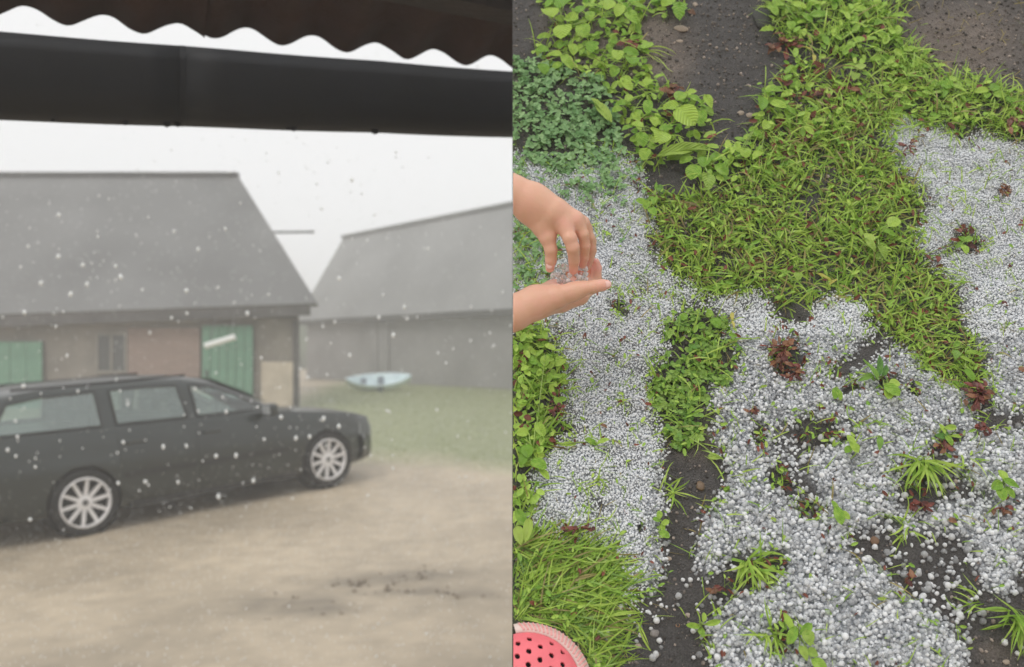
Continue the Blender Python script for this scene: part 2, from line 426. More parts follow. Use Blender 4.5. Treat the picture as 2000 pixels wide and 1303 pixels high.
px_ = rng.uniform(-3.5, .3, 9000); py_ = rng.uniform(5, 8.2, 9000)
k = mud_mask(px_, py_) > rng.uniform(.25, 1.6, 9000)
px_, py_ = px_[k][:450], py_[k][:450]
r_ = .006 + .016 * rng.random(len(px_)) ** 3
zz = yard_z(px_, py_) - .005
Rm = rand_rot(len(px_)) * (r_[:, None] * rng.uniform(.6, 1.3, (len(px_), 3)))[:, None, :]
V, Fx = scatter(ICO1, np.stack([px_, py_, zz], -1), Rm)
cc = np.repeat(rng.uniform(.7, 1.3, len(px_))[:, None] * np.array([[.21, .175, .135]]), 12, 0)
tag(np_obj("mud_clods", V, Fx, M['grit'], col=cc, smooth=False), "dark wet clods of mud in the churned patch of the yard", "mud", None, "stuff")

def blades(base, L, wd, phi, lift, arch, K=5, roll=None):
    """vectorised grass blades in a local z-up frame; base (n,3)"""
    n = len(L); t = np.linspace(0, 1, K)
    bend = rng.normal(0, .5, n)
    ang = phi[:, None] + bend[:, None] * t[None] ** 1.5
    step = L[:, None] / (K - 1)
    up = lift[:, None] - arch[:, None] * t[None]              # elevation angle along the blade
    dx = np.cos(ang) * np.cos(up) * step; dy = np.sin(ang) * np.cos(up) * step; dz = np.sin(up) * step
    P = np.zeros((n, K, 3))
    P[:, 1:, 0] = np.cumsum(dx[:, :-1], 1); P[:, 1:, 1] = np.cumsum(dy[:, :-1], 1); P[:, 1:, 2] = np.cumsum(dz[:, :-1], 1)
    P += base[:, None, :]
    P[..., 2] = np.maximum(P[..., 2], base[:, None, 2] + .0006)
    rl = rng.uniform(-.9, .9, n) if roll is None else roll
    sx = -np.sin(ang) * np.cos(rl)[:, None]; sy = np.cos(ang) * np.cos(rl)[:, None]; sz = np.broadcast_to(np.sin(rl)[:, None], sx.shape)
    prof = np.clip(np.array([.7, 1, .95, .7, .08]) if K == 5 else np.sin(np.linspace(.35, PI - .05, K)), .05, 1)
    hw = wd[:, None] * prof[None] / 2
    S = np.stack([sx, sy, sz], -1) * hw[..., None]
    V = np.stack([P - S, P + S], 2).reshape(n, K * 2, 3)
    f = np.array([[2 * i, 2 * i + 1, 2 * i + 3, 2 * i + 2] for i in range(K - 1)])
    Fx = (f[None] + (np.arange(n) * K * 2)[:, None, None]).reshape(-1, 4)
    return V.reshape(-1, 3), Fx

gx = rng.uniform(-9, 4, 60000); gy = rng.uniform(10.5, 26, 60000)
k = lawn_mask(gx, gy) > rng.uniform(.2, 1, 60000)
gx, gy = gx[k][:16000], gy[k][:16000]; n = len(gx)
V, Fx = blades(np.stack([gx, gy, yard_z(gx, gy)], -1), rng.uniform(.02, .06, n), rng.uniform(.006, .012, n), rng.uniform(0, 2 * PI, n), rng.uniform(.6, 1.4, n), rng.uniform(.2, 1, n))
cc = np.repeat(np.array([[.25, .30, .13]]) * rng.uniform(.85, 1.2, (n, 1)) + np.array([[.08, .05, .01]]) * rng.random((n, 1)), 10, 0)
tag(np_obj("lawn_grass", V, Fx, M['blade'], col=cc), "short hail-beaten grass of the lawn beyond the car", "grass", None, "stuff")

# ------------------------------------------------------------------ barn
barn = empty("barn", (-9, 18.4, .5))
def to_local(e, p): return Vector(p) - e.location
tag(barn, "grey-roofed barn with green doors and a brick wall behind the parked car", "barn")
def lbox(name, m_, e, x0, x1, y0, y1, z0, z1, bevel=0.0, parent=None):
    b = MB(); c_ = to_local(e, ((x0 + x1) / 2, (y0 + y1) / 2, (z0 + z1) / 2))
    return b.box(c_, (abs(x1 - x0), abs(y1 - y0), abs(z1 - z0))).build(name, m_, parent or e, bevel=bevel)
EL, ER = Vector((-15.5, 18.0, 2.22)), at(620, 592, 18.0)
RL, RR = Vector((-15.5, 22, at(465, 343, 22).z)), at(465, 343, 22)
BL, BR = Vector((-15.5, 26, 2.3)), Vector((RR.x * 2 - ER.x, 26, 2.45))
def slab(pts, th, name, m_, parent, e):
    P = [Vector(p) for p in pts]; nrm = (P[1] - P[0]).cross(P[3] - P[0]).normalized()
    if nrm.z < 0: nrm = -nrm
    lo = [to_local(e, p - nrm * th) for p in P]; hi = [to_local(e, p) for p in P]
    return MB().add(lo + hi, [(0, 1, 2, 3), (4, 5, 6, 7)] + [(i, (i + 1) % 4, 4 + (i + 1) % 4, 4 + i) for i in range(4)]).build(name, m_, parent)
rf = slab([EL, ER, RR, RL], .09, "roof", M['slate'], barn, barn); slab([BL, BR, RR + Vector((0, .01, 0)), RL + Vector((0, .01, 0))], .09, "roof", M['slate'], barn, barn)
MB().bar(to_local(barn, RL + Vector((0, 0, .03))), to_local(barn, RR + Vector((0, 0, .03))), .26, .07).build("ridge_cap", M['fascia'], rf)
MB().bar(to_local(barn, EL + Vector((0, .05, -.14))), to_local(barn, ER + Vector((-.15, .05, -.14))), .04, .2).build("fascia", M['fascia'], barn)
MB().bar(to_local(barn, EL + Vector((0, .25, -.2))), to_local(barn, ER + Vector((-.55, .25, -.2))), .30, .04).build("soffit", M['fascia'], barn)
WX1 = (584 - U0) / F * 18.4
def wx(u, d=18.4): return (u - U0) / F * d
# walls (front, gable, back) as one shell
A = [(-15, 18.4), (WX1, 18.4), (BR.x - .3, 25.6), (-15, 25.6)]
b = MB(); P = []
for z in (.2, 2.36):
    P += [to_local(barn, (x, y, z)) for x, y in A]
P += [to_local(barn, (RR.x - .4, 22, RR.z - .25))]
b.add(P, [(0, 1, 5, 4), (1, 2, 6, 5), (2, 3, 7, 6), (3, 0, 4, 7), (5, 6, 8)])
b.build("wall", M['plaster'], barn)
def planks(name, x0, x1, y, z0, z1, n, m_, e, gap=.012, th=.045):
    o = lbox(name, M['fascia'], e, x0, x1, y, y + .02, z0, z1)
    me = None; wd = (x1 - x0) / n
    for i in range(n):
        p_ = to_local(e, (x0 + (i + .5) * wd, y - th / 2, (z0 + z1) / 2))
        if me is None:
            q = MB().box((0, 0, 0), (wd - gap, th, z1 - z0)).build("plank", m_, o, bevel=.005); me = q.data
        else:
            q = link(bpy.data.objects.new("plank", me), o)
        q.location = p_ + Vector((0, random.uniform(-.004, .004), 0))
    return o
d1 = planks("door", -12.2, wx(88), 18.33, .35, 1.88, 9, M['green_door'], barn)
d1["label"] = "wide green plank door at the left end"
d2 = planks("door", wx(398), wx(497), 18.33, .4, 2.2, 6, M['green_door'], barn)
MB().box(to_local(barn, (wx(408), 18.24, 1.25)), (.03, .06, .14)).build("handle", M['steel'], d2)
lbox("brick_infill", M['brick'], barn, wx(252), wx(392), 18.34, 18.42, .4, 2.15)
wn = lbox("window", M['dark_glass'], barn, wx(194), wx(246), 18.36, 18.41, 1.3, 2.02)
fr = MB(); cz = 1.66; cx = (wx(194) + wx(246)) / 2; wW = wx(246) - wx(194)
for dz in (-.38, .38): fr.box(to_local(barn, (cx, 18.345, cz + dz)), (wW + .1, .05, .05))
for dx in (-wW / 2 - .02, 0, wW / 2 + .02): fr.box(to_local(barn, (cx + dx, 18.347, cz)), (.045, .04, .72))
fr.build("frame", M['frame'], wn)
lbox("pale_panel", M['pale_plaster'], barn, wx(512), wx(574), 18.33, 18.41, .45, 1.48)
lbox("corner_post", M['fascia'], barn, wx(574), wx(584), 18.32, 18.44, .4, 2.3)
# slanted white bar under the eaves
tl = empty("white_bar", at(430, 667, 17.7))
tag(tl, "slanted white bar hanging under the barn eaves above the green door", "lamp")
v_ = at(458, 659, 17.7) - at(402, 676, 17.7); dd = v_.normalized()
MB().tube([-dd * .27, dd * .27], .055, 12).build("tube", M['bar_white'], tl, smooth=False)
for s in (-1, 1): MB().tube([dd * .27 * s, dd * .30 * s], .062, 12).build("end_cap", M['bar_white'], tl)
for s in (-1, 1): MB().bar(dd * .2 * s + Vector((0, 0, .05)), dd * .2 * s + Vector((0, .35, .55)), .012).build("hanger", M['steel'], tl)
# thin rod sticking out from the barn roof edge
rod = empty("pole", at(535, 453, 20.5))
MB().tube([Vector((-.5, .1, 0)), Vector((.86, 0, 0))], .028, 8).build("rod", M['steel'], rod)
MB().tube([Vector((.82, .003, 0)), Vector((.885, 0, 0))], .036, 8).build("cap", M['steel'], rod)
tag(rod, "thin grey rod sticking out level from the barn's right roof edge", "pole")

# ------------------------------------------------------------------ far building
far = empty("long_shed", (-4, 29, .75))
tag(far, "long grey shed fading into the mist behind the pale blue boat", "shed")
r0, r1 = at(671, 464, 34), at(1001, 399, 27.2)
rd = (r1 - r0); r2 = r0 + rd * 1.5; rd2 = Vector((rd.x, rd.y, 0)).normalized(); pn = Vector((rd2.y, -rd2.x, 0))
if pn.y > 0: pn = -pn
hw, ez = 1.95, 2.85
e0, e2 = r0 + pn * hw, r2 + pn * hw; e0.z = e2.z = ez
k0, k2 = r0 - pn * hw, r2 - pn * hw; k0.z = k2.z = ez
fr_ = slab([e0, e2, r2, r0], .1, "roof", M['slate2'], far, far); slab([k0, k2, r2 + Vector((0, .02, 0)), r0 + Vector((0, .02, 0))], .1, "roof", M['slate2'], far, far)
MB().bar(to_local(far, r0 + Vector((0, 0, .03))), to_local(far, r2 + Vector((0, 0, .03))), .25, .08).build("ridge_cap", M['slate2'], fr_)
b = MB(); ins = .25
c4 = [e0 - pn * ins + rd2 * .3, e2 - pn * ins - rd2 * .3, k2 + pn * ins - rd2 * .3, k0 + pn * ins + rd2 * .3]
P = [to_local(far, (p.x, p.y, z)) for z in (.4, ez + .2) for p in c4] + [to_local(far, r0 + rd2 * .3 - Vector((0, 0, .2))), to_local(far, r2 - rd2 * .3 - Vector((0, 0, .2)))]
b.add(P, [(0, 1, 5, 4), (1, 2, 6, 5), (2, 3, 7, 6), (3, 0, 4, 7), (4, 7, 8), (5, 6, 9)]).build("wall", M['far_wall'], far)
MB().bar(to_local(far, e0 + pn * .05 - Vector((0, 0, .1))), to_local(far, e2 + pn * .05 - Vector((0, 0, .1))), .08, .12).build("gutter", M['fascia'], far)
# tall double door of the shed, pale
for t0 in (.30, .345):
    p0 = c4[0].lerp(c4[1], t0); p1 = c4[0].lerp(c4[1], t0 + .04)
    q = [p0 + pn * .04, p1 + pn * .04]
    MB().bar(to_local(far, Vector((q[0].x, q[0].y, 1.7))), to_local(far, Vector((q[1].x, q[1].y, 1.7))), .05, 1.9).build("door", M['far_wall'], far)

# ------------------------------------------------------------------ added trees that darken the bright gap between barn and shed
tv, tf_ = [], []; r_ = random.Random(3); o_ = 0
for i in range(90):
    x = -60 + i * 1.35 + r_.uniform(-.6, .6); y = 58 + r_.uniform(-3, 3); h = r_.uniform(1.4, 2.9)
    bv, bf = ICO2; d_ = np.array([1 + .35 * mnoise.noise(Vector(p) * 2.3 + Vector((i * 3.1, 0, 0))) for p in bv])
    tv.append(bv * d_[:, None] * np.array([1.5, 1.4, h]) + np.array([x, y, h * .7 + .7])); tf_.append(bf + o_); o_ += len(bv)
tag(np_obj("added_trees", np.concatenate(tv), np.concatenate(tf_), mat("added_foliage", (.07, .10, .05), .9, .4, .8, .6, 6)), "added line of trees toning down the bright gap beyond the buildings", "trees", None, "stuff")

# ------------------------------------------------------------------ boat
bp_ = at(741, 757, 24.0); bp_.z = float(yard_z(bp_.x, bp_.y)) + .02
boat = empty("rowing_boat", bp_ + Vector((0, 0, .04)), (rad(24), rad(-3), rad(8)))
tag(boat, "small pale blue boat lying on the grass in front of the long shed", "boat")
N_ = 15; P = []; fs = []; BLn, BW, BH = 1.66, .34, .33
for i in range(N_):
    s = -1 + 2 * i / (N_ - 1); x = s * BLn / 2 * 1.0
    wv = BW * (1 - abs(s) ** 2.4) + .015; kz = .02 + .16 * abs(s) ** 3; tz = BH * (.8 + .22 * s * s)
    for y_, z_ in ((-wv, tz), (-wv * .85, kz + .12), (-wv * .3, kz), (wv * .3, kz), (wv * .85, kz + .12), (wv, tz)):
        P.append((x, y_, z_))
for i in range(N_ - 1):
    for k in range(5): fs.append((i * 6 + k, i * 6 + k + 1, i * 6 + 7 + k, i * 6 + 6 + k))
h = MB().add(P, fs).build("hull", M['boat'], boat, smooth=True)
md = h.modifiers.new("th", 'SOLIDIFY'); md.thickness = .02
g = MB()
for side in (0, 5): g.tube([P[i * 6 + side] for i in range(N_)], .022, 6)
g.build("gunwale", M['boat'], boat, smooth=True)
MB().box((.05, 0, BH * .62), (.16, BW * 1.7, .03)).build("thwart", M['boat_dark'], boat)
MB().box((-.4, 0, BH * .62), (.14, BW * 1.4, .03)).build("thwart", M['boat_dark'], boat)
for s in (-1, 1): MB().box((.03, s * (BW + .006), BH * .5), (.13, .016, BH * .62)).build("side_band", M['boat_dark'], boat)

# ------------------------------------------------------------------ parked estate car
def car():
    Rr = at(160, 980, 8.5); Fr = at(633, 896, 10.4)             # wheel centres, right-hand side
    ax = (Fr - Rr).normalized(); zup = Vector((0, 0, 1)); left = zup.cross(ax).normalized(); up = ax.cross(left).normalized()
    WB = (Fr - Rr).length; TR = .305; HW = .77
    mid = (Fr + Rr) / 2 + left * HW - up * TR
    root = empty("estate_car"); root.matrix_world = Matrix(((ax.x, left.x, up.x, mid.x), (ax.y, left.y, up.y, mid.y), (ax.z, left.z, up.z, mid.z), (0, 0, 0, 1)))
    tag(root, "dark green estate car with silver spoked wheels parked before the barn", "car")
    hb = WB / 2
    xf, xr = hb + .83, -hb - 1.02
    cx_ = [xr, xr + .04, xr + .15, -hb - .45, -hb, 0, .55, hb - .45, hb, hb + .45, xf - .12, xf - .03, xf]
    zt_ = [.82, .93, .955, .955, .95, .93, .92, .90, .84, .775, .70, .63, .56]
    zb_ = [.36, .28, .24, .22, .20, .19, .19, .19, .20, .20, .22, .25, .32]
    wv_ = [.66, .74, .80, .85, .865, .875, .875, .87, .86, .81, .70, .60, .50]
    zt = lambda x: np.interp(x, cx_, zt_); zb = lambda x: np.interp(x, cx_, zb_); wf = lambda x: np.interp(x, cx_, wv_)
    pz = [0, .1, .38, .62, .66, .90, 1]; pw = [.93, .985, 1.0, 1.0, .992, .968, .93]
    def side(x, z): return wf(x) * np.interp((z - zb(x)) / (zt(x) - zb(x)), pz, pw)
    st = np.unique(np.concatenate([np.linspace(xr, xr + .2, 5), np.linspace(xr + .2, xf - .2, 40), np.linspace(xf - .2, xf, 6)]))
    P = []; nf = [0, .1, .25, .38, .5, .62, .66, .78, .9, .97, 1]
    for x in st:
        ring = []
        H = zt(x) - zb(x)
        half = [(wf(x) * np.interp(t, pz, pw), zb(x) + t * H) for t in nf]
        top = [(half[-1][0] * k, zt(x) + .035 * (1 - k * k)) for k in (.9, .6, .3)]
        rh = [(x, -y, z) for y, z in half] + [(x, -y, z) for y, z in top] + [(x, 0, zt(x) + .035)]
        lh = [(x, y, z) for y, z in reversed(top)] + [(x, y, z) for y, z in reversed(half)]
        P += rh + lh
    m = len(P) // len(st); fs = []
    for i in range(len(st) - 1):
        for k in range(m):
            fs.append((i * m + k, i * m + (k + 1) % m, (i + 1) * m + (k + 1) % m, (i + 1) * m + k))
    fs += [tuple(range(m)), tuple((len(st) - 1) * m + k for k in reversed(range(m)))]
    body = MB().add(P, fs).build("body", M['paint'], root, smooth=True)
    cut = MB()
    for xc in (-hb, hb):
        for s in (-1, 1):
            c2 = MB().lathe([(0.001, s * .60), (.335, s * .60), (.335, s * 1.1), (.001, s * 1.1)], 40)
            cut.add([(x + xc, y, z + TR) for x, y, z in c2.v], c2.f)
    co = cut.build("cutter", M['trim'])
    co.matrix_world = root.matrix_world
    bo = body.modifiers.new("arch", 'BOOLEAN'); bo.object = co; bo.operation = 'DIFFERENCE'; bo.solver = 'EXACT'
    bpy.context.view_layer.update()
    dg = bpy.context.evaluated_depsgraph_get()
    me = bpy.data.meshes.new_from_object(body.evaluated_get(dg)); body.modifiers.clear(); body.data = me
    me.polygons.foreach_set("use_smooth", [True] * len(me.polygons))
    try: me.set_sharp_from_angle(angle=rad(32))
    except Exception: pass
    bpy.data.objects.remove(co)
    # greenhouse
    gx_ = [xr + .10, xr + .22, xr + .45, -hb - .2, -.6, -.15, .10, .47, .82]
    gz_ = [.98, 1.18, 1.335, 1.37, 1.375, 1.35, 1.305, 1.13, .945]
    zr = lambda x: np.interp(x, gx_, gz_)
    def gy(x, z):
        bz, tz = zt(x) - .01, max(zr(x) - .05, zt(x) + .002); t = np.clip((z - bz) / max(tz - bz, .02), 0, 1)
        tops = np.interp(x, [xr + .1, -hb, 0, .2, .82], [.60, .635, .64, .64, .72])
        return wf(x) * .925 * (1 - t) + tops * t
    gs = np.linspace(xr + .10, .82, 36); P = []
    for x in gs:
        bz, tz = zt(x) - .01, max(zr(x) - .05, zt(x) + .002)
        prof = [(gy(x, bz + (tz - bz) * t), bz + (tz - bz) * t) for t in (0, .33, .66, 1)]
        yt = prof[-1][0]
        prof += [(yt * .93, max(zr(x) - .02, tz)), (yt * .6, max(zr(x), tz) + .012), (0, max(zr(x), tz) + .022)]
        P += [(x, -y, z) for y, z in prof] + [(x, y, z) for y, z in reversed(prof[:-1])]
    m = len(P) // len(gs); fs = []
    for i in range(len(gs) - 1):
        for k in range(m - 1): fs.append((i * m + k, i * m + k + 1, (i + 1) * m + k + 1, (i + 1) * m + k))
    fs += [tuple(range(m)), tuple((len(gs) - 1) * m + k for k in reversed(range(m)))]
    cab = MB().add(P, fs).build("cabin", M['paint'], root, smooth=True)
    try: cab.data.set_sharp_from_angle(angle=rad(35))
    except Exception: pass
    # hollow the cabin, then open the window holes
    P = []
    for x in np.linspace(xr + .17, .74, 30):
        bz, tz = zt(x) - .25, max(zr(x) - .07, zt(x) - .02)
        y0, y1 = max(gy(x, zt(x)) - .045, .1), max(gy(x, tz) - .05, .1)
        P += [(x, -y0, bz), (x, -y0, zt(x)), (x, -y1, tz), (x, -y1 * .7, tz + .025), (x, y1 * .7, tz + .025), (x, y1, tz), (x, y0, zt(x)), (x, y0, bz)]
    fs = [(i * 8 + k, i * 8 + (k + 1) % 8, (i + 1) * 8 + (k + 1) % 8, (i + 1) * 8 + k) for i in range(29) for k in range(8)] + [tuple(range(8)), tuple(29 * 8 + k for k in reversed(range(8)))]
    inner = MB().add(P, fs).build("inner", M['trim'])
    holes = []
    def cut_side(pts):
        n = len(pts); b = MB().add([(x, -1.2, z) for x, z in pts] + [(x, 1.2, z) for x, z in pts], [tuple(range(n)), tuple(range(n, 2 * n))] + [(i, (i + 1) % n, n + (i + 1) % n, n + i) for i in range(n)])
        holes.append(b.build("hole", M['trim']))
    def cut_all():
        b = MB()
        for x0, x1 in ((.16, .70),):
            b.add([(x, y * (gy(x, zr(x)) * .80), z) for x in (x0, x1) for y in (-1, 1) for z in (.6, 1.8)], [(0, 1, 3, 2), (4, 6, 7, 5), (0, 4, 5, 1), (2, 3, 7, 6), (0, 2, 6, 4), (1, 5, 7, 3)])
        holes.append(b.build("hole", M['trim']))
        for q in [inner] + holes:
            m_ = cab.modifiers.new("b", 'BOOLEAN'); m_.object = q; m_.operation = 'DIFFERENCE'; m_.solver = 'EXACT'; q.parent = root
        bpy.context.view_layer.update()
        me = bpy.data.meshes.new_from_object(cab.evaluated_get(bpy.context.evaluated_depsgraph_get())); cab.modifiers.clear(); cab.data = me
        try: me.set_sharp_from_angle(angle=rad(35))
        except Exception: pass
        for q in [inner] + holes: bpy.data.objects.remove(q)
        for xs_, ys_ in ((.0, (-.36, .36)), (-.95, (-.4, 0, .4))):      # seats
            for y in ys_:
                st_ = MB().box((xs_ - .12, y, .92), (.13, .40, .42)).build("seat", M['trim'], root, bevel=.04)
                MB().box((xs_ - .15, y, 1.20), (.09, .24, .14)).build("headrest", M['trim'], st_, bevel=.03)
        sw = MB().tube([(.36 + .05 * math.cos(t), -.36 + .17 * math.sin(t), .97 + .17 * math.cos(t)) for t in np.linspace(0, 2 * PI, 17)], .014, 6).build("steering_wheel", M['trim'], root)
    # side panes: outlines (x,z)
    def pane(pts, s, nm="window", gm='car_glass'):
        f0 = [(x, s * (gy(x, z) + .004), z) for x, z in pts]; f1 = [(x, s * (gy(x, z) + .010), z) for x, z in pts]
        if s > 0: cut_side([((x - sum(p[0] for p in pts) / len(pts)) * .975 + sum(p[0] for p in pts) / len(pts), (z - sum(p[1] for p in pts) / len(pts)) * .955 + sum(p[1] for p in pts) / len(pts)) for x, z in pts])
        n = len(pts)
        o = MB().add(f0 + f1, [tuple(range(n)), tuple(range(n, 2 * n))] + [(i, (i + 1) % n, n + (i + 1) % n, n + i) for i in range(n)]).build(nm, M[gm], root)
        q = MB()
        for i in range(n):
            q.bar(f1[i], f1[(i + 1) % n], .016, .012, up=(0, 1, 0))
        q.build("frame", M['trim'], o)
        return o
    T = lambda x: zr(x) - .075; B = lambda x: zt(x) + .035
    for s in (-1, 1):
        a0, a1 = xr + .36, -hb + .22
        pane([(a0 - .05, B(a0)), (a0 + .4, B(a0 + .4)), (a1, B(a1)), (a1, T(a1)), (a0 + .4, T(a0 + .4)), (a0 + .12, T(a0 + .12) - .01)], s, gm='rear_glass')
        a0, a1 = -hb + .36, -.27
        pane([(a0, B(a0)), (-.6, B(-.6)), (a1, B(a1)), (a1 - .03, T(a1)), (-.6, T(-.6)), (a0, T(a0))], s)
        a0, a1 = -.16, .68
        pane([(a0, B(a0)), (.3, B(.3)), (a1, B(a1)), (.50, T(.50) - .01), (.30, T(.30)), (.08, T(.08)), (a0, T(a0))], s)
    cut_all()
    # windscreen and tailgate glass
    g1 = []; xsn = np.linspace(.14, .74, 5)
    for x in xsn:
        for y in np.linspace(-1, 1, 7):
            yy = y * (gy(x, zr(x)) * .86); g1.append((x + .012, yy, max(zr(x), zt(x)) + .022 * (1 - y * y * .6) + .012))
    MB().add(g1, [(i * 7 + k, i * 7 + k + 1, (i + 1) * 7 + k + 1, (i + 1) * 7 + k) for i in range(4) for k in range(6)]).build("windscreen", M['car_glass'], root, smooth=True)
    g1 = []
    for x in np.linspace(xr + .115, xr + .4, 5):
        for y in np.linspace(-1, 1, 7):
            yy = y * gy(x, zr(x)) * .84; g1.append((x - .015, yy, zr(x) + .02))
    MB().add(g1, [(i * 7 + k, i * 7 + k + 1, (i + 1) * 7 + k + 1, (i + 1) * 7 + k) for i in range(4) for k in range(6)]).build("rear_window", M['car_glass'], root, smooth=True)
    # door skins standing 5 mm proud with gaps between
    for s in (-1, 1):
        for x0, x1 in ((-hb + .34, -.225), (-.21, .84)):
            xs_ = np.linspace(x0, x1, 12); zs_ = np.linspace(0, 1, 8); Pd = []
            for off in (0.0, .006):
                for x in xs_:
                    for t in zs_:
                        zlo = .30
                        if x < -hb + .62: zlo = max(zlo, TR + math.sqrt(max(0,   .37 ** 2 - (x + hb) ** 2)))
                        if x > hb - .55: zlo = max(zlo, TR + math.sqrt(max(0,   .37 ** 2 - (x - hb) ** 2)))
                        z = zlo + (zt(x) - .012 - zlo) * t
                        Pd.append((x, s * (side(x, z) + off - .001), z))
            n = 96; fs = []
            for i in range(11):
                for k in range(7):
                    a_ = (i * 8 + k, i * 8 + k + 1, (i + 1) * 8 + k + 1, (i + 1) * 8 + k)
                    fs += [tuple(n + q for q in a_)]
            for i in range(11):
                fs += [(i * 8, (i + 1) * 8, n + (i + 1) * 8, n + i * 8), (i * 8 + 7, n + i * 8 + 7, n + (i + 1) * 8 + 7, (i + 1) * 8 + 7)]
            for k in range(7):
                fs += [(k, n + k, n + k + 1, k + 1), (88 + k, 89 + k, n + 89 + k, n + 88 + k)]
            d = MB().add(Pd, fs).build("door", M['paint'], root, smooth=True)
            try: d.data.set_sharp_from_angle(angle=rad(35))
            except Exception: pass
            xh = x0 + .16 if x0 > -.3 else x0 + .16
            hz = .80
            MB().box((xh, s * (side(xh, hz) + .022), hz), (.19, .022, .03)).build("handle", M['paint'], d, bevel=.006)
            MB().bar((x0 + .02, s * (side(x0, .5) + .008), .5), (x1 - .02, s * (side(x1, .5) + .008), .5), .012, .045).build("rub_strip", M['trim'], d)
        mr = MB().box((.56, s * (wf(.56) + .11), .96), (.10, .17, .125)).build("mirror", M['paint'], root, bevel=.03)
        MB().box((.505, s * (wf(.56) + .115), .96), (.006, .13, .09)).build("mirror_glass", M['lamp_glass'], mr)
        MB().bar((.58, s * (wf(.56) * .94), .92), (.57, s * (wf(.56) + .06), .945), .05, .04).build("mirror_arm", M['trim'], mr)
        MB().bar((xr + .55, s * .56, 1.372), (-.15, s * .56, 1.372), .02, .022).build("roof_rail", M['trim'], root)
        # lamps
        hl = []
        for (x, z) in ((xf - .03, .47), (xf - .03, .60), (xf - .33, .655), (xf - .36, .52)):
            hl.append((x, s * (side(x, z) + .006), z))
        hl2 = [(p[0] + .012, p[1] * .985, p[2]) for p in hl]
        MB().add(hl + hl2, [(0, 1, 2, 3), (4, 5, 6, 7), (0, 1, 5, 4), (1, 2, 6, 5), (2, 3, 7, 6), (3, 0, 4, 7)]).build("headlight", M['lamp_glass'], root)
        tlp = [(x, s * (side(x, z) + .006), z) for x, z in ((xr + .03, .62), (xr + .20, .64), (xr + .20, .90), (xr + .05, .90))]
        tl2 = [(p[0] - .01, p[1] * .98, p[2]) for p in tlp]
        MB().add(tlp + tl2, [(0, 1, 2, 3), (4, 5, 6, 7), (0, 1, 5, 4), (1, 2, 6, 5), (2, 3, 7, 6), (3, 0, 4, 7)]).build("tail_light", M['tail_red'], root)
    # bumpers
    for x0, x1, sg in ((xf - .42, xf, 1), (xr, xr + .45, -1)):
        Pb = []; n = 13
        for i in range(n):
            a_ = -1 + 2 * i / (n - 1); x = (x1 if sg > 0 else x0) + sg * (.03 - .36 * abs(a_) ** 3.2)
            y = a_ * .83
            for dx, z in ((-.10, .24), (.0, .26), (.025, .40), (.0, .52), (-.10, .53)): Pb.append((x + sg * dx, y, z))
        MB().add(Pb, [(i * 5 + k, i * 5 + k + 1, (i + 1) * 5 + k + 1, (i + 1) * 5 + k) for i in range(n - 1) for k in range(4)]).build("bumper", M['paint'], root, smooth=True)
    MB().box((xf + .01, 0, .585), (.03, .7, .11)).build("grille", M['trim'], root, bevel=.01)
    for s in (-1, 1):   # black lining of the wheel housings
        for xc in (-hb, hb):
            l = MB().lathe([(.332, s * .60), (.332, s * .835)], 32).v
            MB().add([(x + xc, y, z + TR) for x, y, z in l if True], [(k, (k + 1) % 32, 32 + (k + 1) % 32, 32 + k) for k in range(32)] + [tuple(range(32))]).build("wheel_housing", M['trim'], root)
    MB().bar((-hb + .42, -.79, .205), (hb - .42, -.79, .205), .10, .06).bar((-hb + .42, .79, .205), (hb - .42, .79, .205), .10, .06).build("sill", M['trim'], root)
    # wheels
    tprof = [(.222, -.09), (.275, -.105), (.297, -.095), (.305, -.06), (.305, .06), (.297, .095), (.272, .105), (.222, .09)]
    for xc in (-hb, hb):
        for s in (-1, 1):
            wh = bpy.data.objects.new("wheel", MB().lathe([(.02, s * .0), (.20, s * .0), (.20, s * -.02), (.02, s * -.02)], 24, closed=True).build("tmp", M['trim']).data)
            link(wh, root); wh.location = (xc, s * (HW - .0), TR); wh.data.name = "wheel"
            MB().lathe(tprof, 48).build("tyre", M['tyre'], wh, smooth=True)
            rim = MB().lathe([(.232, s * .098), (.236, s * .085), (.226, s * .04), (.216, s * .04), (.212, s * .09), (.220, s * .104)], 48, closed=True)
            for k in range(10):
                a_ = 2 * PI * k / 10 + .16
                for (ra, rb, wa, wb_) in ((.045, .215, .036, .027),):
                    ca, sa = math.cos(a_), math.sin(a_); tx, tz = -sa, ca
                    q = []
                    for r_, w2, yo in ((ra, wa / 2, .078), (rb, wb_ / 2, .088)):
                        for yy in (yo, yo - .03):
                            for ss in (-1, 1): q.append((r_ * ca + tx * w2 * ss, s * yy, r_ * sa + tz * w2 * ss))
                    rim.add(q, [(0, 1, 5, 4), (2, 6, 7, 3), (0, 4, 6, 2), (1, 3, 7, 5), (0, 2, 3, 1), (4, 5, 7, 6)])
            rim.lathe([(.001, s * .086), (.045, s * .084), (.06, s * .076), (.06, s * .04)], 24)
            rim.build("rim", M['alloy'], wh)
            MB().lathe([(.001, s * .09), (.026, s * .089), (.03, s * .084)], 20).build("hub_cap", M['steel'], wh)
    for o in [o for o in COL.objects if o.name.startswith("tmp")]: bpy.data.objects.remove(o)
    return root
car()

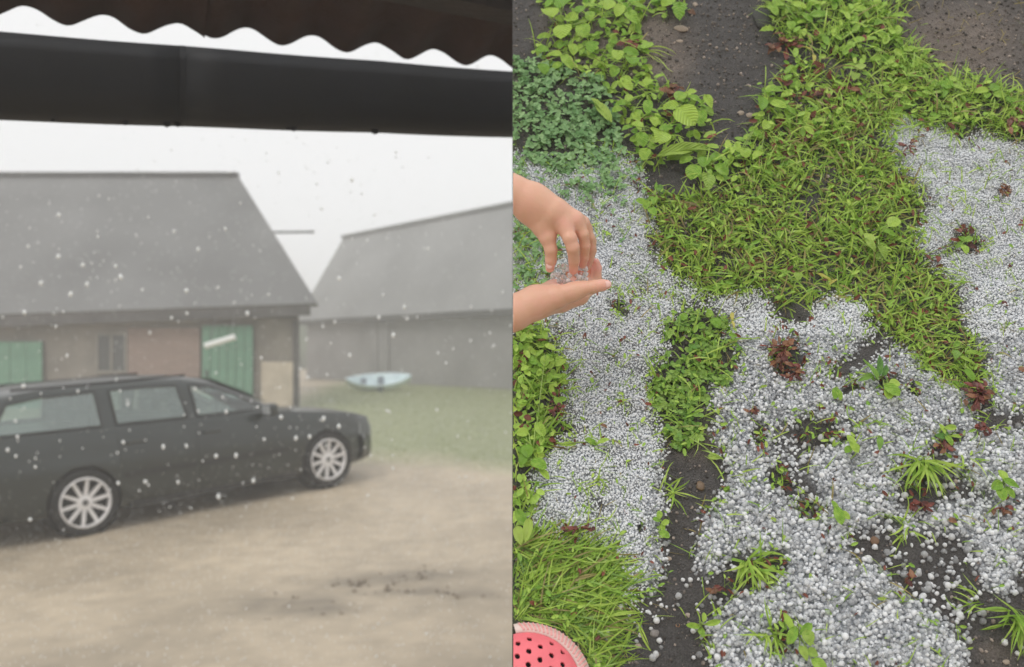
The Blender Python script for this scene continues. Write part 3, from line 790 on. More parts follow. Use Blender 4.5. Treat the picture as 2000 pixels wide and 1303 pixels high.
# ------------------------------------------------------------------ porch roof edge and gutter overhead
pA, pB = at(53, 22, 2.3), at(962, 122, 2.76)                    # mean line of the corrugated edge
pd = (pB - pA); pitch = pd.length / 7; pdn = pd.normalized()
inn = Vector((pdn.y, -pdn.x, 0)).normalized(); inn = inn if inn.y < 0 else -inn
slope = (inn + Vector((0, 0, .16))).normalized(); pn_ = slope.cross(pdn); pn_ = pn_ if pn_.z > 0 else -pn_
porch = empty("porch_roof", pA)
tag(porch, "dark brown corrugated porch roof seen from below at the top", "roof")
def corr(k0, k1, off, name):
    m = int((k1 - k0) * 16); P = []
    for lay in (0, -.007):
        for j in range(6):
            for i in range(m + 1):
                t = k0 + i / 16
                jag = .006 * (mnoise.noise(Vector((t * 5, j * 3.1, 2))) if j == 0 else 0)
                P.append(pd / 7 * t + slope * (j / 5 * .8 + jag) + pn_ * (.0200 * (1 + .12 * mnoise.noise(Vector((t * .9, 0, 7)))) * math.cos(2 * PI * t) + lay + off))
    n = 6 * (m + 1); fs = []
    for j in range(5):
        for i in range(m):
            q = (j * (m + 1) + i, j * (m + 1) + i + 1, (j + 1) * (m + 1) + i + 1, (j + 1) * (m + 1) + i)
            fs += [q, tuple(n + a_ for a_ in reversed(q))]
    for i in range(m):
        for j in (0, 5): fs.append((j * (m + 1) + i, n + j * (m + 1) + i, n + j * (m + 1) + i + 1, j * (m + 1) + i + 1))
    for j in range(5):
        for i in (0, m): fs.append((j * (m + 1) + i, (j + 1) * (m + 1) + i, n + (j + 1) * (m + 1) + i, n + j * (m + 1) + i))
    return MB().add(P, fs).build(name, M['roof_sheet'], porch, smooth=True)
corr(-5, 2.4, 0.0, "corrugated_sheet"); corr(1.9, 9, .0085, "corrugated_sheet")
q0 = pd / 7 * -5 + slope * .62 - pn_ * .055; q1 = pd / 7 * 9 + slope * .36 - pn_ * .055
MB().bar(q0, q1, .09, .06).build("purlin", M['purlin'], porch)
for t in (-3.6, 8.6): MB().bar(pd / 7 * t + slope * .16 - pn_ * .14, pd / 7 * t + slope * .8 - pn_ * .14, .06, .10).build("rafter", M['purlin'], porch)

gut = empty("gutter", at(315, 160, 2.55))
tag(gut, "black rain gutter running below the corrugated porch roof", "gutter")
gl0, gl1, gr0, gr1 = at(0, 61, 2.36), at(0, 223, 2.36), at(1001, 139, 2.87), at(1001, 259, 2.87)
def gut_pt(t, top): 
    return (gl0.lerp(gr0, t) if top else gl1.lerp(gr1, t))
def trough(t0, t1, grow, name, m_):
    n = 14; P = []; prof = []
    for k in range(13):                                     # U section: back wall, round bottom, front wall
        a_ = k / 12
        if a_ < .3: prof.append((0, 1 - a_ / .3 * .72))
        elif a_ > .7: prof.append((1, .28 + (a_ - .7) / .3 * .72))
        else:
            th = PI + (a_ - .3) / .4 * PI; prof.append((.5 + .5 * math.cos(th), .28 + .28 * math.sin(th)))
    out = -inn
    for i in range(n + 1):
        t = t0 + (t1 - t0) * i / n; a1_, a0_ = gut_pt(t, True), gut_pt(t, False)
        sag = -.0025 * abs(math.sin(t * 9))
        h_ = (a1_ - a0_)
        for (px1, pz1) in prof:
            c_ = a0_ + h_ * .5
            p = a0_ + h_ * pz1 + out * (.13 * px1)
            if grow: p = c_ + out * .065 + (p - c_ - out * .065) * (1 + grow)
            P.append(to_local(gut, p + Vector((0, 0, sag))))
    fs = [(i * 13 + k, i * 13 + k + 1, (i + 1) * 13 + k + 1, (i + 1) * 13 + k) for i in range(n) for k in range(12)]
    o = MB().add(P, fs).build(name, m_, gut, smooth=True)
    s_ = o.modifiers.new("th", 'SOLIDIFY'); s_.thickness = .004
    return o
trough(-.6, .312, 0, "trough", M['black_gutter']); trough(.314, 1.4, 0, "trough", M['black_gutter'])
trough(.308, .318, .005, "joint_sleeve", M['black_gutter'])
for t in (-.3, .11, .62, 1.06):
    a1_ = gut_pt(t, True)
    MB().bar(to_local(gut, a1_ + Vector((0, 0, -.004))), to_local(gut, a1_ - inn * .13 + Vector((0, 0, -.004))), .022, .004).build("bracket", M['black_gutter'], gut)
# crumbs of moss and slush under the gutter
for t in (.084, .21, .285, .305, .52, .70, .87, .53):
    p = to_local(gut, gut_pt(t, False) - inn * .05)
    bv, bf = ICO1; r_ = random.uniform(.004, .009)
    np_obj("drip", bv * np.array([r_ * 1.5, r_, r_]) + np.array(p[:]), bf, M['black_gutter'], gut)

# ------------------------------------------------------------------ the garden bank (right)
O = np.array([0, 1.05, EYE - (1303 - V0) / F * 1.05]); TOP = np.array([0, 1.70, EYE + V0 / F * 1.70])
BLEN = np.linalg.norm(TOP - O)
EY = (TOP - O) / BLEN; EX = np.array([1., 0, 0]); EN = np.cross(EX, EY)
BM = Matrix(((EX[0], EY[0], EN[0], O[0]), (EX[1], EY[1], EN[1], O[1]), (EX[2], EY[2], EN[2], O[2]), (0, 0, 0, 1)))
EYEP = np.array([0, 0, EYE])
def G(u, v, h=0.):
    """photo pixel -> bank coordinates (a along, b up the slope) where the sight line meets height h"""
    u = np.asarray(u, float); v = np.asarray(v, float)
    r = np.stack([(u - U0) / F, np.ones_like(u), (V0 - v) / F], -1)
    t = ((O + np.multiply.outer(np.asarray(h, float), EN) - EYEP) @ EN) / (r @ EN)
    Pp = EYEP + r * t[..., None] - O
    return Pp @ EX, Pp @ EY
def UV(a, b, h=0.):
    P = O + np.multiply.outer(a, EX) + np.multiply.outer(b, EY) + np.multiply.outer(np.broadcast_to(h, np.shape(a)), EN) - EYEP
    return U0 + F * P[..., 0] / P[..., 1], V0 - F * P[..., 2] / P[..., 1]
def px(u, v):   # metres per photo pixel on the bank there
    a, b = G(np.array([u]), np.array([v])); Y_ = O[1] + EY[1] * b[0]; return Y_ / F

# --- coverage maps, read off the photograph (photo pixels), rasterised at 2 px
GW, GH = 560, 720; GU0, GV0 = 980, -60
gu, gv = np.meshgrid(GU0 + 2 * np.arange(GW), GV0 + 2 * np.arange(GH))
wu = gu + 34 * (fbm(gu / 45, gv / 45, 70) - .5) + 14 * (fbm(gu / 9, gv / 9, 74, 2) - .5)
wv2 = gv + 34 * (fbm(gu / 45, gv / 45, 80) - .5) + 14 * (fbm(gu / 9, gv / 9, 84, 2) - .5)
def poly(pts):
    pts = [(1e-3 + x, y + 1e-3) for x, y in pts]
    ins = np.zeros(gu.shape, bool); n = len(pts)
    for i in range(n):
        x0, y0 = pts[i]; x1, y1 = pts[(i + 1) % n]
        c_ = ((y0 > wv2) != (y1 > wv2)) & (wu < (x1 - x0) * (wv2 - y0) / (y1 - y0) + x0)
        ins ^= c_
    return ins.astype(np.float32)
def blob(u, v, ru, rv): return np.clip(1.6 - 1.6 * np.sqrt(((wu - u) / ru) ** 2 + ((wv2 - v) / rv) ** 2), 0, 1)
def blur(m, r):
    for ax_ in (0, 1):
        s_ = np.zeros_like(m)
        for k in range(-r, r + 1): s_ += np.roll(m, k, ax_)
        m = s_ / (2 * r + 1)
    return m
def look(m, u, v):
    i = np.clip(((v - GV0) / 2).astype(int), 0, GH - 1); j = np.clip(((u - GU0) / 2).astype(int), 0, GW - 1)
    return m[i, j]
L_ = 960; R_ = 2100; T_ = -60; D_ = 1380
hA = poly([(L_, 290), (1080, 325), (1140, 310), (1190, 285), (1240, 320), (1258, 400), (1270, 480), (1310, 540), (1420, 572), (1405, 602), (1330, 600), (1290, 650), (1300, 700), (1255, 740), (1275, 780), (1290, 870), (1300, 960), (1285, 1060), (1292, 1140), (1240, 1165), (1205, 1085), (1110, 1050), (1040, 1045), (1030, 930), (1060, 880), (1100, 830), (1098, 720), (1085, 650), (1060, 640), (L_, 665)])
hB = poly([(1405, 580), (1500, 578), (1520, 650), (1570, 645), (1600, 590), (1650, 588), (1705, 610), (1690, 650), (1660, 690), (1620, 705), (1600, 745), (1565, 785), (1500, 790), (1490, 850), (1500, 940), (1560, 985), (1620, 1000), (1650, 1040), (1580, 1062), (1500, 1080), (1425, 1085), (1370, 1130), (1356, 1080), (1380, 1000), (1432, 940), (1400, 880), (1392, 800), (1375, 770), (1440, 740), (1440, 690), (1410, 640)])
hC = poly([(1495, 785), (1560, 765), (1640, 735), (1700, 725), (1735, 695), (1800, 708), (1862, 760), (1902, 800), (1890, 830), (1930, 850), (R_, 825), (R_, 960), (1960, 1000), (1900, 955), (1850, 900), (1830, 850), (1800, 880), (1740, 930), (1720, 985), (1690, 930), (1660, 925), (1640, 870), (1690, 825), (1660, 800), (1600, 805), (1540, 825)])
hC2 = poly([(1620, 860), (1680, 890), (1740, 940), (1735, 1000), (1680, 1040), (1640, 1040), (1610, 990), (1590, 930)])
hD = poly([(1722, 255), (1760, 235), (1880, 262), (1950, 282), (R_, 292), (R_, 830), (1935, 795), (1925, 700), (1892, 640), (1880, 580), (1850, 530), (1800, 500), (1790, 450), (1822, 400), (1780, 360), (1765, 310)])
hE = poly([(1440, 1062), (1560, 1055), (1640, 1060), (1700, 1115), (1735, 1160), (1790, 1195), (1862, 1235), (1885, 1290), (1800, 1320), (1700, 1300), (1640, 1330), (1600, 1255), (1540, 1170), (1480, 1155), (1535, 1130), (1530, 1090)])
hE2 = poly([(1375, 1225), (1420, 1180), (1470, 1160), (1560, 1170), (1625, 1230), (1640, D_), (1420, D_), (1388, 1270)])
hF = poly([(1740, 985), (1800, 1000), (1880, 985), (1950, 1005), (2000, 1000), (1990, 1100), (1960, 1180), (1900, 1130), (1905, 1060), (1830, 1035), (1740, 1020)])
hS = poly([(1180, 1150), (1260, 1165), (1330, 1160), (1400, 1110), (1420, 1180), (1380, 1220), (1340, 1200), (1260, 1240), (1200, 1230)]) * .16 \
   + poly([(1480, 800), (1660, 810), (1660, 900), (1600, 960), (1540, 960), (1480, 900)]) * .30 + poly([(1690, 1010), (1900, 1060), (1920, 1180), (1880, 1240), (1780, 1190), (1700, 1110)]) * .17 \
   + poly([(1680, 590), (1790, 690), (1900, 800), (1860, 760), (1780, 700), (1700, 700)]) * .25 + poly([(1560, 780), (1680, 790), (1680, 830), (1560, 830)]) * .4 \
   + poly([(1640, 1290), (1880, 1290), (1900, D_), (1640, D_)]) * .4 + poly([(1480, 990), (1620, 990), (1600, 1040), (1500, 1040)]) * .2
hole = np.zeros(gu.shape, np.float32)
for (u, v, a_, b_) in ((1535, 705, 36, 48), (1590, 850, 48, 36), (1520, 930, 26, 30), (1575, 1005, 34, 26), (1780, 760, 22, 20), (1735, 755, 24, 28), (1885, 478, 30, 30), (1250, 1030, 10, 12),
                       (1650, 860, 30, 12), (1850, 850, 28, 34), (1480, 850, 18, 30), (1790, 960, 30, 22), (1120, 1040, 26, 10), (1090, 840, 30, 10), (1205, 600, 20, 14), (1500, 1110, 40, 36), (1530, 1240, 32, 40), (1655, 770, 18, 12),
                       (1620, 1080, 10, 10), (1430, 1150, 30, 25)):
    hole = np.maximum(hole, blob(u, v, a_ * 1.15, b_ * 1.15))
ragged = np.clip(.30 + 1.75 * fbm(gu / 38, gv / 38, 89, 4) - .25, .12, 1)
hA2 = hA * np.where(gv > 560, ragged, .5 + .5 * ragged)
hail = np.clip(hA2 * .96 + hB * 1.0 + hC * 1.0 + hC2 + hD * .98 + hE * 1.0 + hE2 * .85 + hF * .85 + hS, 0, 1)
hail = blur(hail, 11) * (1 - .92 * hole)
hail *= np.clip(.30 + 1.35 * fbm(gu / 26, gv / 26, 90, 3), .1, 1.05)
gG1 = poly([(1262, 385), (1400, 375), (1470, 330), (1540, 255), (1590, 200), (1700, 185), (1745, 230), (1745, 300), (1790, 395), (1790, 470), (1800, 505), (1850, 555), (1870, 610), (1800, 620), (1760, 660), (1700, 640), (1680, 600), (1600, 592), (1530, 612), (1480, 578), (1420, 572), (1350, 556), (1292, 520), (1266, 440)])
gG2 = poly([(1490, T_), (1765, T_), (1755, 60), (1775, 120), (1750, 165), (1690, 155), (1650, 130), (1600, 110), (1560, 90), (1510, 50)])
gG3 = poly([(1740, 130), (1800, 112), (1860, 140), (1960, 172), (R_, 205), (R_, 275), (1900, 265), (1800, 242), (1730, 240), (1690, 200)])
gG4 = poly([(L_, 1050), (1110, 1055), (1200, 1088), (1210, 1140), (1180, 1190), (1165, 1235), (1180, 1303), (1150, D_), (L_, D_)])
gG5 = poly([(L_, 640), (1062, 640), (1100, 720), (1086, 830), (1062, 880), (1036, 960), (1030, 1050), (L_, 1060)])
gG6 = poly([(1780, 610), (1860, 600), (1905, 680), (1915, 770), (1890, 795), (1840, 750), (1780, 700), (1720, 650)])
gG7 = poly([(L_, 410), (1040, 430), (1085, 500), (1090, 580), (L_, 575)])
cC1 = poly([(L_, 105), (1060, 130), (1130, 152), (1180, 172), (1225, 262), (1205, 330), (1192, 385), (1150, 395), (1120, 370), (1060, 335), (L_, 312)])
cC2 = poly([(1290, 645), (1335, 602), (1410, 620), (1442, 690), (1432, 740), (1375, 790), (1385, 850), (1335, 880), (1295, 860), (1272, 790), (1258, 740), (1300, 700)])
bB = poly([(1035, T_), (1345, T_), (1335, 30), (1245, 45), (1255, 130), (1290, 170), (1385, 200), (1390, 240), (1330, 255), (1400, 275), (1380, 300), (1260, 335), (1225, 262), (1180, 165), (1080, 150), (1040, 112), (1075, 60)])
bM = poly([(1480, 175), (1560, 120), (1640, 150), (1705, 190), (1620, 260), (1500, 345), (1420, 360), (1350, 345), (1400, 300), (1480, 245)])
for g_, sd_, lo_ in ((gG1, 91, .25), (cC2, 92, .05), (cC1, 93, .3), (gG4, 94, .45), (gG5, 95, .2), (gG3, 96, .2), (gG2, 97, .2)):
    g_ *= np.clip(lo_ + 2.4 * (fbm(gu / 30, gv / 30, sd_, 3) - .28), 0, 1)
edge = blur(hA + hB + hC + hD + hE + hE2, 6); edge = np.clip(4 * edge * (1 - edge), 0, 1)

# ground surface of the bank
def bank_h(a, b):
    return .010 * (fbm(a * 9, b * 9, 100) - .5) + .007 * (fbm(a * 34, b * 34, 101, 3) - .5) + .0035 * (fbm(a * 160, b * 160, 102, 2) - .5)
an = np.concatenate([np.arange(0, 1.02, .0035), [1.1, 1.3]]); bn = np.arange(-.12, 1.30, .0035)
A_, B_ = np.meshgrid(an, bn); Hh = bank_h(A_, B_)
uu, vv = UV(A_, B_)
hl_ = look(hail, uu, vv); Hh = Hh + .006 * hl_
lt = np.clip(blob(1180, 60, 150, 120) + blob(1290, 110, 90, 90) + blob(1870, 90, 190, 120) + .6 * blob(1360, 860, 60, 60) + .8 * blob(1700, 180, 80, 40) + .6 * blob(1340, 400, 60, 50) + .5 * blob(1950, 1280, 60, 40), 0, 1)
lt = blur(lt, 6)
l2 = look(lt, uu, vv)[..., None]
soilc = np.array([.082, .076, .073]) * (1 - l2) + np.array([.185, .152, .128]) * l2
soilc = soilc * (.72 + .56 * fbm(A_ * 60, B_ * 60, 104, 4))[..., None]
moss = look(blur(np.clip(gG1 + gG2 + gG3 + gG4 + gG5 + cC1 + cC2, 0, 1), 4), uu, vv)[..., None] * .55
soilc = soilc * (1 - moss) + np.array([.06, .085, .025]) * moss
slush_light = (np.clip(hl_ - .25, 0, .6) / .6)[..., None] * .8      # ice crumbs, painted paler to stand in for light scattered between stones
soilc = soilc * (1 - slush_light) + np.array([.50, .53, .57]) * slush_light
ny, nx = A_.shape; idx = np.arange(ny * nx).reshape(ny, nx)
Q = np.stack([idx[:-1, :-1], idx[:-1, 1:], idx[1:, 1:], idx[1:, :-1]], -1).reshape(-1, 4)
Vg = np.stack([A_, B_, Hh], -1).reshape(-1, 3)
# closed earth body behind and below the face
nb = len(Vg)
DOWN = np.array([0, EY[2], EN[2]])     # local components of world up
def wl(a, y, z): q = np.array([a, y, z]) - O; return [q @ EX, q @ EY, q @ EN]
f_bl, f_br = [Vg[idx[0, 0]], Vg[idx[0, -1]]]; f_tl, f_tr = [Vg[idx[-1, 0]], Vg[idx[-1, -1]]]
zb_ = -.3
ext = np.array([wl(0, .80, zb_), wl(1.3, .80, zb_), wl(0, 2.1, zb_), wl(1.3, 2.1, zb_), wl(0, 2.1, 2.3), wl(1.3, 2.1, 2.3)])
Va = np.concatenate([Vg, ext]); e_ = lambda k: nb + k
low = [list(idx[0, ::-1]) + [e_(0), e_(1)]]; top = [list(idx[-1, :]) + [e_(5), e_(4)]]
lft = [list(idx[:, 0]) + [e_(4), e_(2), e_(0)]]; rgt = [list(idx[::-1, -1]) + [e_(1), e_(3), e_(5)]]
M['soil'] = attr_mat("garden_soil", rough=.62, nscale=420, nvar=.42, bump=1.0, bscale=430, spec=.45, bdist=.006)
bank = np_obj("garden_ground", Va, [Q] + [np.array(p) for p in (low, top, lft, rgt)] + [np.array([[e_(2), e_(3), e_(1), e_(0)], [e_(4), e_(5), e_(3), e_(2)]])], M['soil'],
              col=np.concatenate([soilc.reshape(-1, 3), np.tile([[.08, .07, .065]], (6, 1))]))
bank.matrix_world = BM
tag(bank, "dark damp garden soil under hail, grass and weeds", None, None, "structure")

def bank_obj(name, V, Fx, m_, **k):
    V = np.array(V); V[:, 0] = np.maximum(V[:, 0], .0004)
    o = np_obj(name, V, Fx, m_, **k); o.matrix_world = BM; return o

# --- hail carpet
def jgrid(sp, jit, seed):
    r = np.random.default_rng(seed)
    rows = np.arange(-.1, 1.28, sp * .866); P = []
    for i, b in enumerate(rows):
        a = np.arange(0, 1.02, sp) + (i % 2) * sp / 2
        P.append(np.stack([a, np.full_like(a, b)], -1))
    P = np.concatenate(P); P += r.uniform(-jit, jit, P.shape) * sp
    return P[P[:, 0] > .001]
def hail_layer(sp, jit, seed, thr, rmul, hoff, size_w=1.0):
    P = jgrid(sp, jit, seed); r = np.random.default_rng(seed + 1)
    u, v = UV(P[:, 0], P[:, 1]); m = look(hail, u, v)
    k = (m > thr * (.2 + r.random(len(P)) * 1.5)) & (u < 2030)
    P, u, v, m = P[k], u[k], v[k], m[k]
    big = np.clip((v - 480) / 520, 0, 1) * np.clip((u - 1180) / 240, .25, 1)      # stones are larger low in the picture
    R = (.00118 + .00138 * big) * rmul * r.lognormal(0, .2, len(P))
    keep = r.random(len(P)) < np.clip((.00145 / R) ** 1.3, .22, 1)
    P, R, m, big = P[keep], R[keep], m[keep], big[keep]
    h = bank_h(P[:, 0], P[:, 1]) + .006 * m + R * .5 + hoff * m * (.4 + .6 * fbm(P[:, 0] * 18, P[:, 1] * 18, 120))
    return np.column_stack([P, h]), R, big
Ls = [hail_layer(.0029, .46, 200, .40, 1.0, 0.), hail_layer(.0036, .48, 210, .54, 1.05, .003), hail_layer(.0052, .5, 220, .68, 1.1, .006)]
C3 = np.concatenate([l[0] for l in Ls]); R3 = np.concatenate([l[1] for l in Ls]); B3 = np.concatenate([l[2] for l in Ls])
def stones(C, R, base, name, m_):
    n = len(C)
    Mx = rand_rot(n) * (R[:, None] * rng.uniform(.66, 1.2, (n, 3)))[:, None, :]
    V, Fx = scatter(base, C, Mx)
    return V, Fx, np.repeat(rng.random(n) ** 1.5, len(base[0]))
sm = B3 < .35
V1, F1, q1_ = stones(C3[sm], R3[sm], ICO1, "", None); big_ = np.where(~sm)[0]; Vb, Fb, qb = [], [], []; ob = 0
for s_ in range(4):      # four lumpy, partly melted shapes
    bv = ICO2[0] * (1 + .34 * np.array([mnoise.noise(Vector(p) * 1.5 + Vector((s_ * 11, 2, 0))) for p in ICO2[0]]))[:, None]
    vv_, ff_, qq_ = stones(C3[big_[s_::4]], R3[big_[s_::4]], (bv, ICO2[1]), "", None)
    Vb.append(vv_); Fb.append(ff_ + ob); qb.append(qq_); ob += len(vv_)
V2, F2, q2_ = np.concatenate(Vb), np.concatenate(Fb), np.concatenate(qb)
print("hailstones", len(C3), "tris", len(F1) + len(F2))
o = bank_obj("hail_carpet", np.concatenate([V1, V2]), np.concatenate([F1, F2 + len(V1)]), M['ice'], attrs={'clear': np.concatenate([q1_ * .2, np.minimum(q2_ * 1.7, 1.25)])})
tag(o, "carpet of white and clear hailstones lying over soil and grass", "hail", None, "stuff")

# --- loose single hailstones on the bare soil
HM = []
for s in range(4):
    bv, bf = ICO2; d_ = 1 + .22 * np.array([mnoise.noise(Vector(p) * 1.7 + Vector((s * 9, 0, 0))) for p in bv])
    HM.append(np_mesh("hailstone", bv * d_[:, None], bf, M['clear_ice'], attrs={"clear": np.full(len(bv), [.1, .35, .6, .9][s])}))
cnt = 0
for _ in range(60000):
    if cnt >= 170: break
    u, v = random.uniform(1180, 1995), random.uniform(780, 1300)
    if not (abs(hS[int((v - GV0) / 2), int((u - GU0) / 2)]) > .01 or hail[int((v - GV0) / 2), int((u - GU0) / 2)] < .25): continue
    if u < 1290 and v < 1150 or (1300 < u < 1430 and v < 1060) or (u < 1200 and v > 1250): continue
    if random.random() > .5 and not (1560 < u < 1900): continue
    a, b = G(np.array([u]), np.array([v])); a, b = a[0], b[0]
    r_ = random.uniform(.0026, .0048)
    o = link(bpy.data.objects.new("hailstone", HM[cnt % 4])); cnt += 1
    loc = BM @ Vector((a, b, float(bank_h(np.array(a), np.array(b))) + r_ * .75))
    o.location = loc; o.scale = (r_, r_ * random.uniform(.85, 1), r_ * random.uniform(.8, 1)); o.rotation_euler = [random.uniform(0, 6) for _ in range(3)]
    tag(o, "single clear hailstone lying loose on dark soil between the white drifts", "hailstone", "loose hailstones on the bare soil")

# --- grit
P = rng.uniform([0.002, -.08], [1.0, 1.25], (40000, 2)); u, v = UV(P[:, 0], P[:, 1])
k = (look(hail, u, v) < .5) & (u < 2030); P = P[k][:17000]; n = len(P)
R = .0006 + .0026 * rng.random(n) ** 3
V, Fx = scatter(ICO1, np.column_stack([P, bank_h(P[:, 0], P[:, 1]) + R * .3]), rand_rot(n) * (R[:, None] * rng.uniform(.6, 1.2, (n, 3)))[:, None, :])
tn = rng.random((n, 1)); cc = np.array([[.075, .066, .060]]) * rng.uniform(.45, 1.7, (n, 1)) * (1 - tn ** 3.5) + np.array([[.42, .35, .30]]) * tn ** 3.5
tag(bank_obj("soil_grit", V, Fx, M['grit'], col=np.repeat(cc, 12, 0), smooth=False), "fine grit and crumbs scattered over the garden soil", "grit", None, "stuff")

# --- grass
def sample(m, n, seed, u0=1000, u1=2030, v0=-30, v1=1340):
    r = np.random.default_rng(seed); out = []; tot = 0
    while tot < n:
        P = r.uniform([0.001, -.1], [1.05, 1.27], (20000, 2)); u, v = UV(P[:, 0], P[:, 1])
        k = (look(m, u, v) > r.random(len(P))) & (((u - 1030) / 120) ** 2 + ((v - 1330) / 116) ** 2 > 1) & (u > u0) & (u < u1) & (v > v0) & (v < v1)
        out.append(P[k]); tot += k.sum()
        if len(out) > 60: break
    return np.concatenate(out)[:n]
GR = {'bright': (np.array([.27, .47, .06]), np.array([.52, .68, .13])), 'deep': (np.array([.14, .28, .04]), np.array([.34, .49, .09]))}
def grass_zone(m, n, seed, L, W, phi, spread, lift, arch, tone, dry=.06):
    P = sample(m, n, seed); n = len(P); r = np.random.default_rng(seed + 5)
    ph = r.normal(phi, spread, n)
    Ln = r.uniform(*L, n)
    V, Fx = blades(np.column_stack([P, bank_h(P[:, 0], P[:, 1])]), Ln, r.uniform(*W, n), ph, r.uniform(*lift, n), r.uniform(*arch, n))
    t = r.random((n, 1)); c0, c1 = GR[tone]; c_ = c0 * (1 - t) + c1 * t
    d_ = r.random(n) < dry; c_[d_] = np.array([.40, .33, .13]) * r.uniform(.6, 1.1, (d_.sum(), 1))
    return V, Fx, np.repeat(c_, 10, 0)
zones = [
    grass_zone(gG1, 2700, 300, (.018, .052), (.0014, .0034), PI * .5, 2.2, (.2, 1.2), (.5, 2.4), 'bright', .17),
    grass_zone(gG1, 1300, 301, (.012, .035), (.0018, .0036), 0, 3, (.1, .8), (.3, 1.5), 'deep', .24),
    grass_zone(gG2, 750, 302, (.03, .07), (.0018, .0034), 0, 3, (.3, 1.2), (.6, 2.0), 'bright'),
    grass_zone(gG3, 700, 303, (.025, .06), (.0016, .0030), 0, 3, (.3, 1.2), (.6, 2.0), 'bright', .1),
    grass_zone(gG4, 950, 304, (.03, .075), (.0013, .0026), .35, .6, (.05, .6), (.5, 1.8), 'bright', .12),
    grass_zone(gG4, 700, 305, (.025, .06), (.0014, .0026), .5, .9, (.05, .5), (.3, 1.2), 'deep', .12),
    grass_zone(gG5, 300, 306, (.02, .05), (.0016, .0030), .3, 1.2, (.3, 1.2), (.6, 2.0), 'bright'),
    grass_zone(gG6, 320, 307, (.015, .045), (.0014, .0026), 0, 3, (.3, 1.2), (.6, 2.0), 'bright', .2),
    grass_zone(bM + bB * .4, 500, 308, (.03, .07), (.0014, .0026), 0, 3, (.3, 1.2), (.6, 2.0), 'bright', .08),
    grass_zone(cC2 * .5 + gG7 + edge * .18, 650, 309, (.015, .05), (.0012, .0024), 0, 3, (.3, 1.2), (.6, 2.0), 'bright', .12),
    grass_zone(poly([(1760, 10), (R_, T_), (R_, 190), (1870, 150), (1790, 90)]), 90, 311, (.012, .035), (.0010, .0018), 0, 3, (.2, .9), (.4, 1.5), 'deep', .9),
    grass_zone(hail * .3 + hA * (1.05 - ragged) * .9 + hD * .15, 1700, 310, (.012, .038), (.0012, .0022), 0, 3, (.5, 1.3), (.4, 1.8), 'bright', .1),
]
Vs, Fs_, Cs = [], [], []; off = 0
for V, Fx, c_ in zones:
    Vs.append(V); Fs_.append(Fx + off); Cs.append(c_); off += len(V)
tag(bank_obj("grass", np.concatenate(Vs), np.concatenate(Fs_), M['blade'], col=np.concatenate(Cs)), "bright green grass growing in patches between the hail drifts", "grass", None, "stuff")

# --- small-leaved ground cover (clover and chickweed)
def leaflet(n=9, pinch=.0):
    v = [(0, 0, 0), (.55, 0, -.06)]
    for i in range(n):
        t = i / (n - 1) * 2 * PI * .94 + PI * 1.03
        rr = 1
        x = .52 + .50 * math.cos(t); y = .40 * math.sin(t) * (1 - .12 * math.cos(t))
        v.append((x, y, .10 * (abs(y) / .4)))
    f = [(1, 2 + i, 3 + i) for i in range(n - 1)] + [(1, 1 + n, 0), (1, 0, 2)]
    return np.array(v), np.array(f)
LFT = leaflet()
def cover(m, n, seed, size, c0, c1, tri=True, hgt=(.004, .018), tilt=.5, aspect=1.0, red=.0):
    P = sample(m, n, seed); n = len(P); r = np.random.default_rng(seed + 3)
    h = bank_h(P[:, 0], P[:, 1]) + r.uniform(*hgt, n)
    k = 3 if tri else 1
    ctr = np.repeat(np.column_stack([P, h]), k, 0); ph0 = np.repeat(r.uniform(0, 2 * PI, n), k)
    ph = ph0 + np.tile(np.arange(k) * 2 * PI / 3, n) + r.normal(0, .15, n * k)
    S = np.repeat(r.uniform(*size, n), k) * r.uniform(.85, 1.1, n * k)
    el = r.normal(0, tilt, n * k) * .6; ro = r.normal(0, tilt, n * k)
    ex = np.stack([np.cos(ph) * np.cos(el), np.sin(ph) * np.cos(el), np.sin(el)], -1)
    sy = np.stack([-np.sin(ph), np.cos(ph), np.zeros_like(ph)], -1); nz_ = np.cross(ex, sy)
    ey = sy * np.cos(ro)[:, None] + nz_ * np.sin(ro)[:, None]; ez_ = np.cross(ex, ey)
    Mx = np.stack([ex, ey * aspect, ez_], -1) * S[:, None, None]
    V, Fx = scatter(LFT, ctr, Mx)
    t = np.repeat(r.random((n, 1)), k, 0) * .8 + .2 * r.random((n * k, 1)); c_ = c0 * (1 - t) + c1 * t
    rd_ = np.repeat(r.random(n) < red, k); c_[rd_] = np.array([.22, .07, .045]) * r.uniform(.6, 1.3, (rd_.sum(), 1))
    c_ = np.repeat(c_, len(LFT[0]), 0)
    # petioles
    th = []
    nP = n; b0 = np.column_stack([P + r.normal(0, .006, (n, 2)), bank_h(P[:, 0], P[:, 1])]); b1 = np.column_stack([P, h])
    d_ = b1 - b0; sd = np.cross(d_, [0, 0, 1.]); sd /= (np.linalg.norm(sd, axis=1)[:, None] + 1e-9); sd *= .0004
    Vp = np.stack([b0 - sd, b0 + sd, b1 + sd, b1 - sd], 1).reshape(-1, 3); Fp = np.arange(n * 4).reshape(n, 4)
    Fp3 = np.concatenate([Fp[:, [0, 1, 2]], Fp[:, [0, 2, 3]]]) + len(V)
    return np.concatenate([V, Vp]), np.concatenate([Fx, Fp3]), np.concatenate([c_, np.tile([[.18, .26, .06]], (len(Vp), 1))])
def join_cover(name, parts, m_, label, cat):
    Vs, Fs_, Cs = [], [], []; off = 0
    for V, Fx, c_ in parts: Vs.append(V); Fs_.append(Fx + off); Cs.append(c_); off += len(V)
    return tag(bank_obj(name, np.concatenate(Vs), np.concatenate(Fs_), m_, col=np.concatenate(Cs)), label, cat, None, "stuff")
CB0, CB1 = np.array([.15, .31, .11]), np.array([.36, .55, .25])
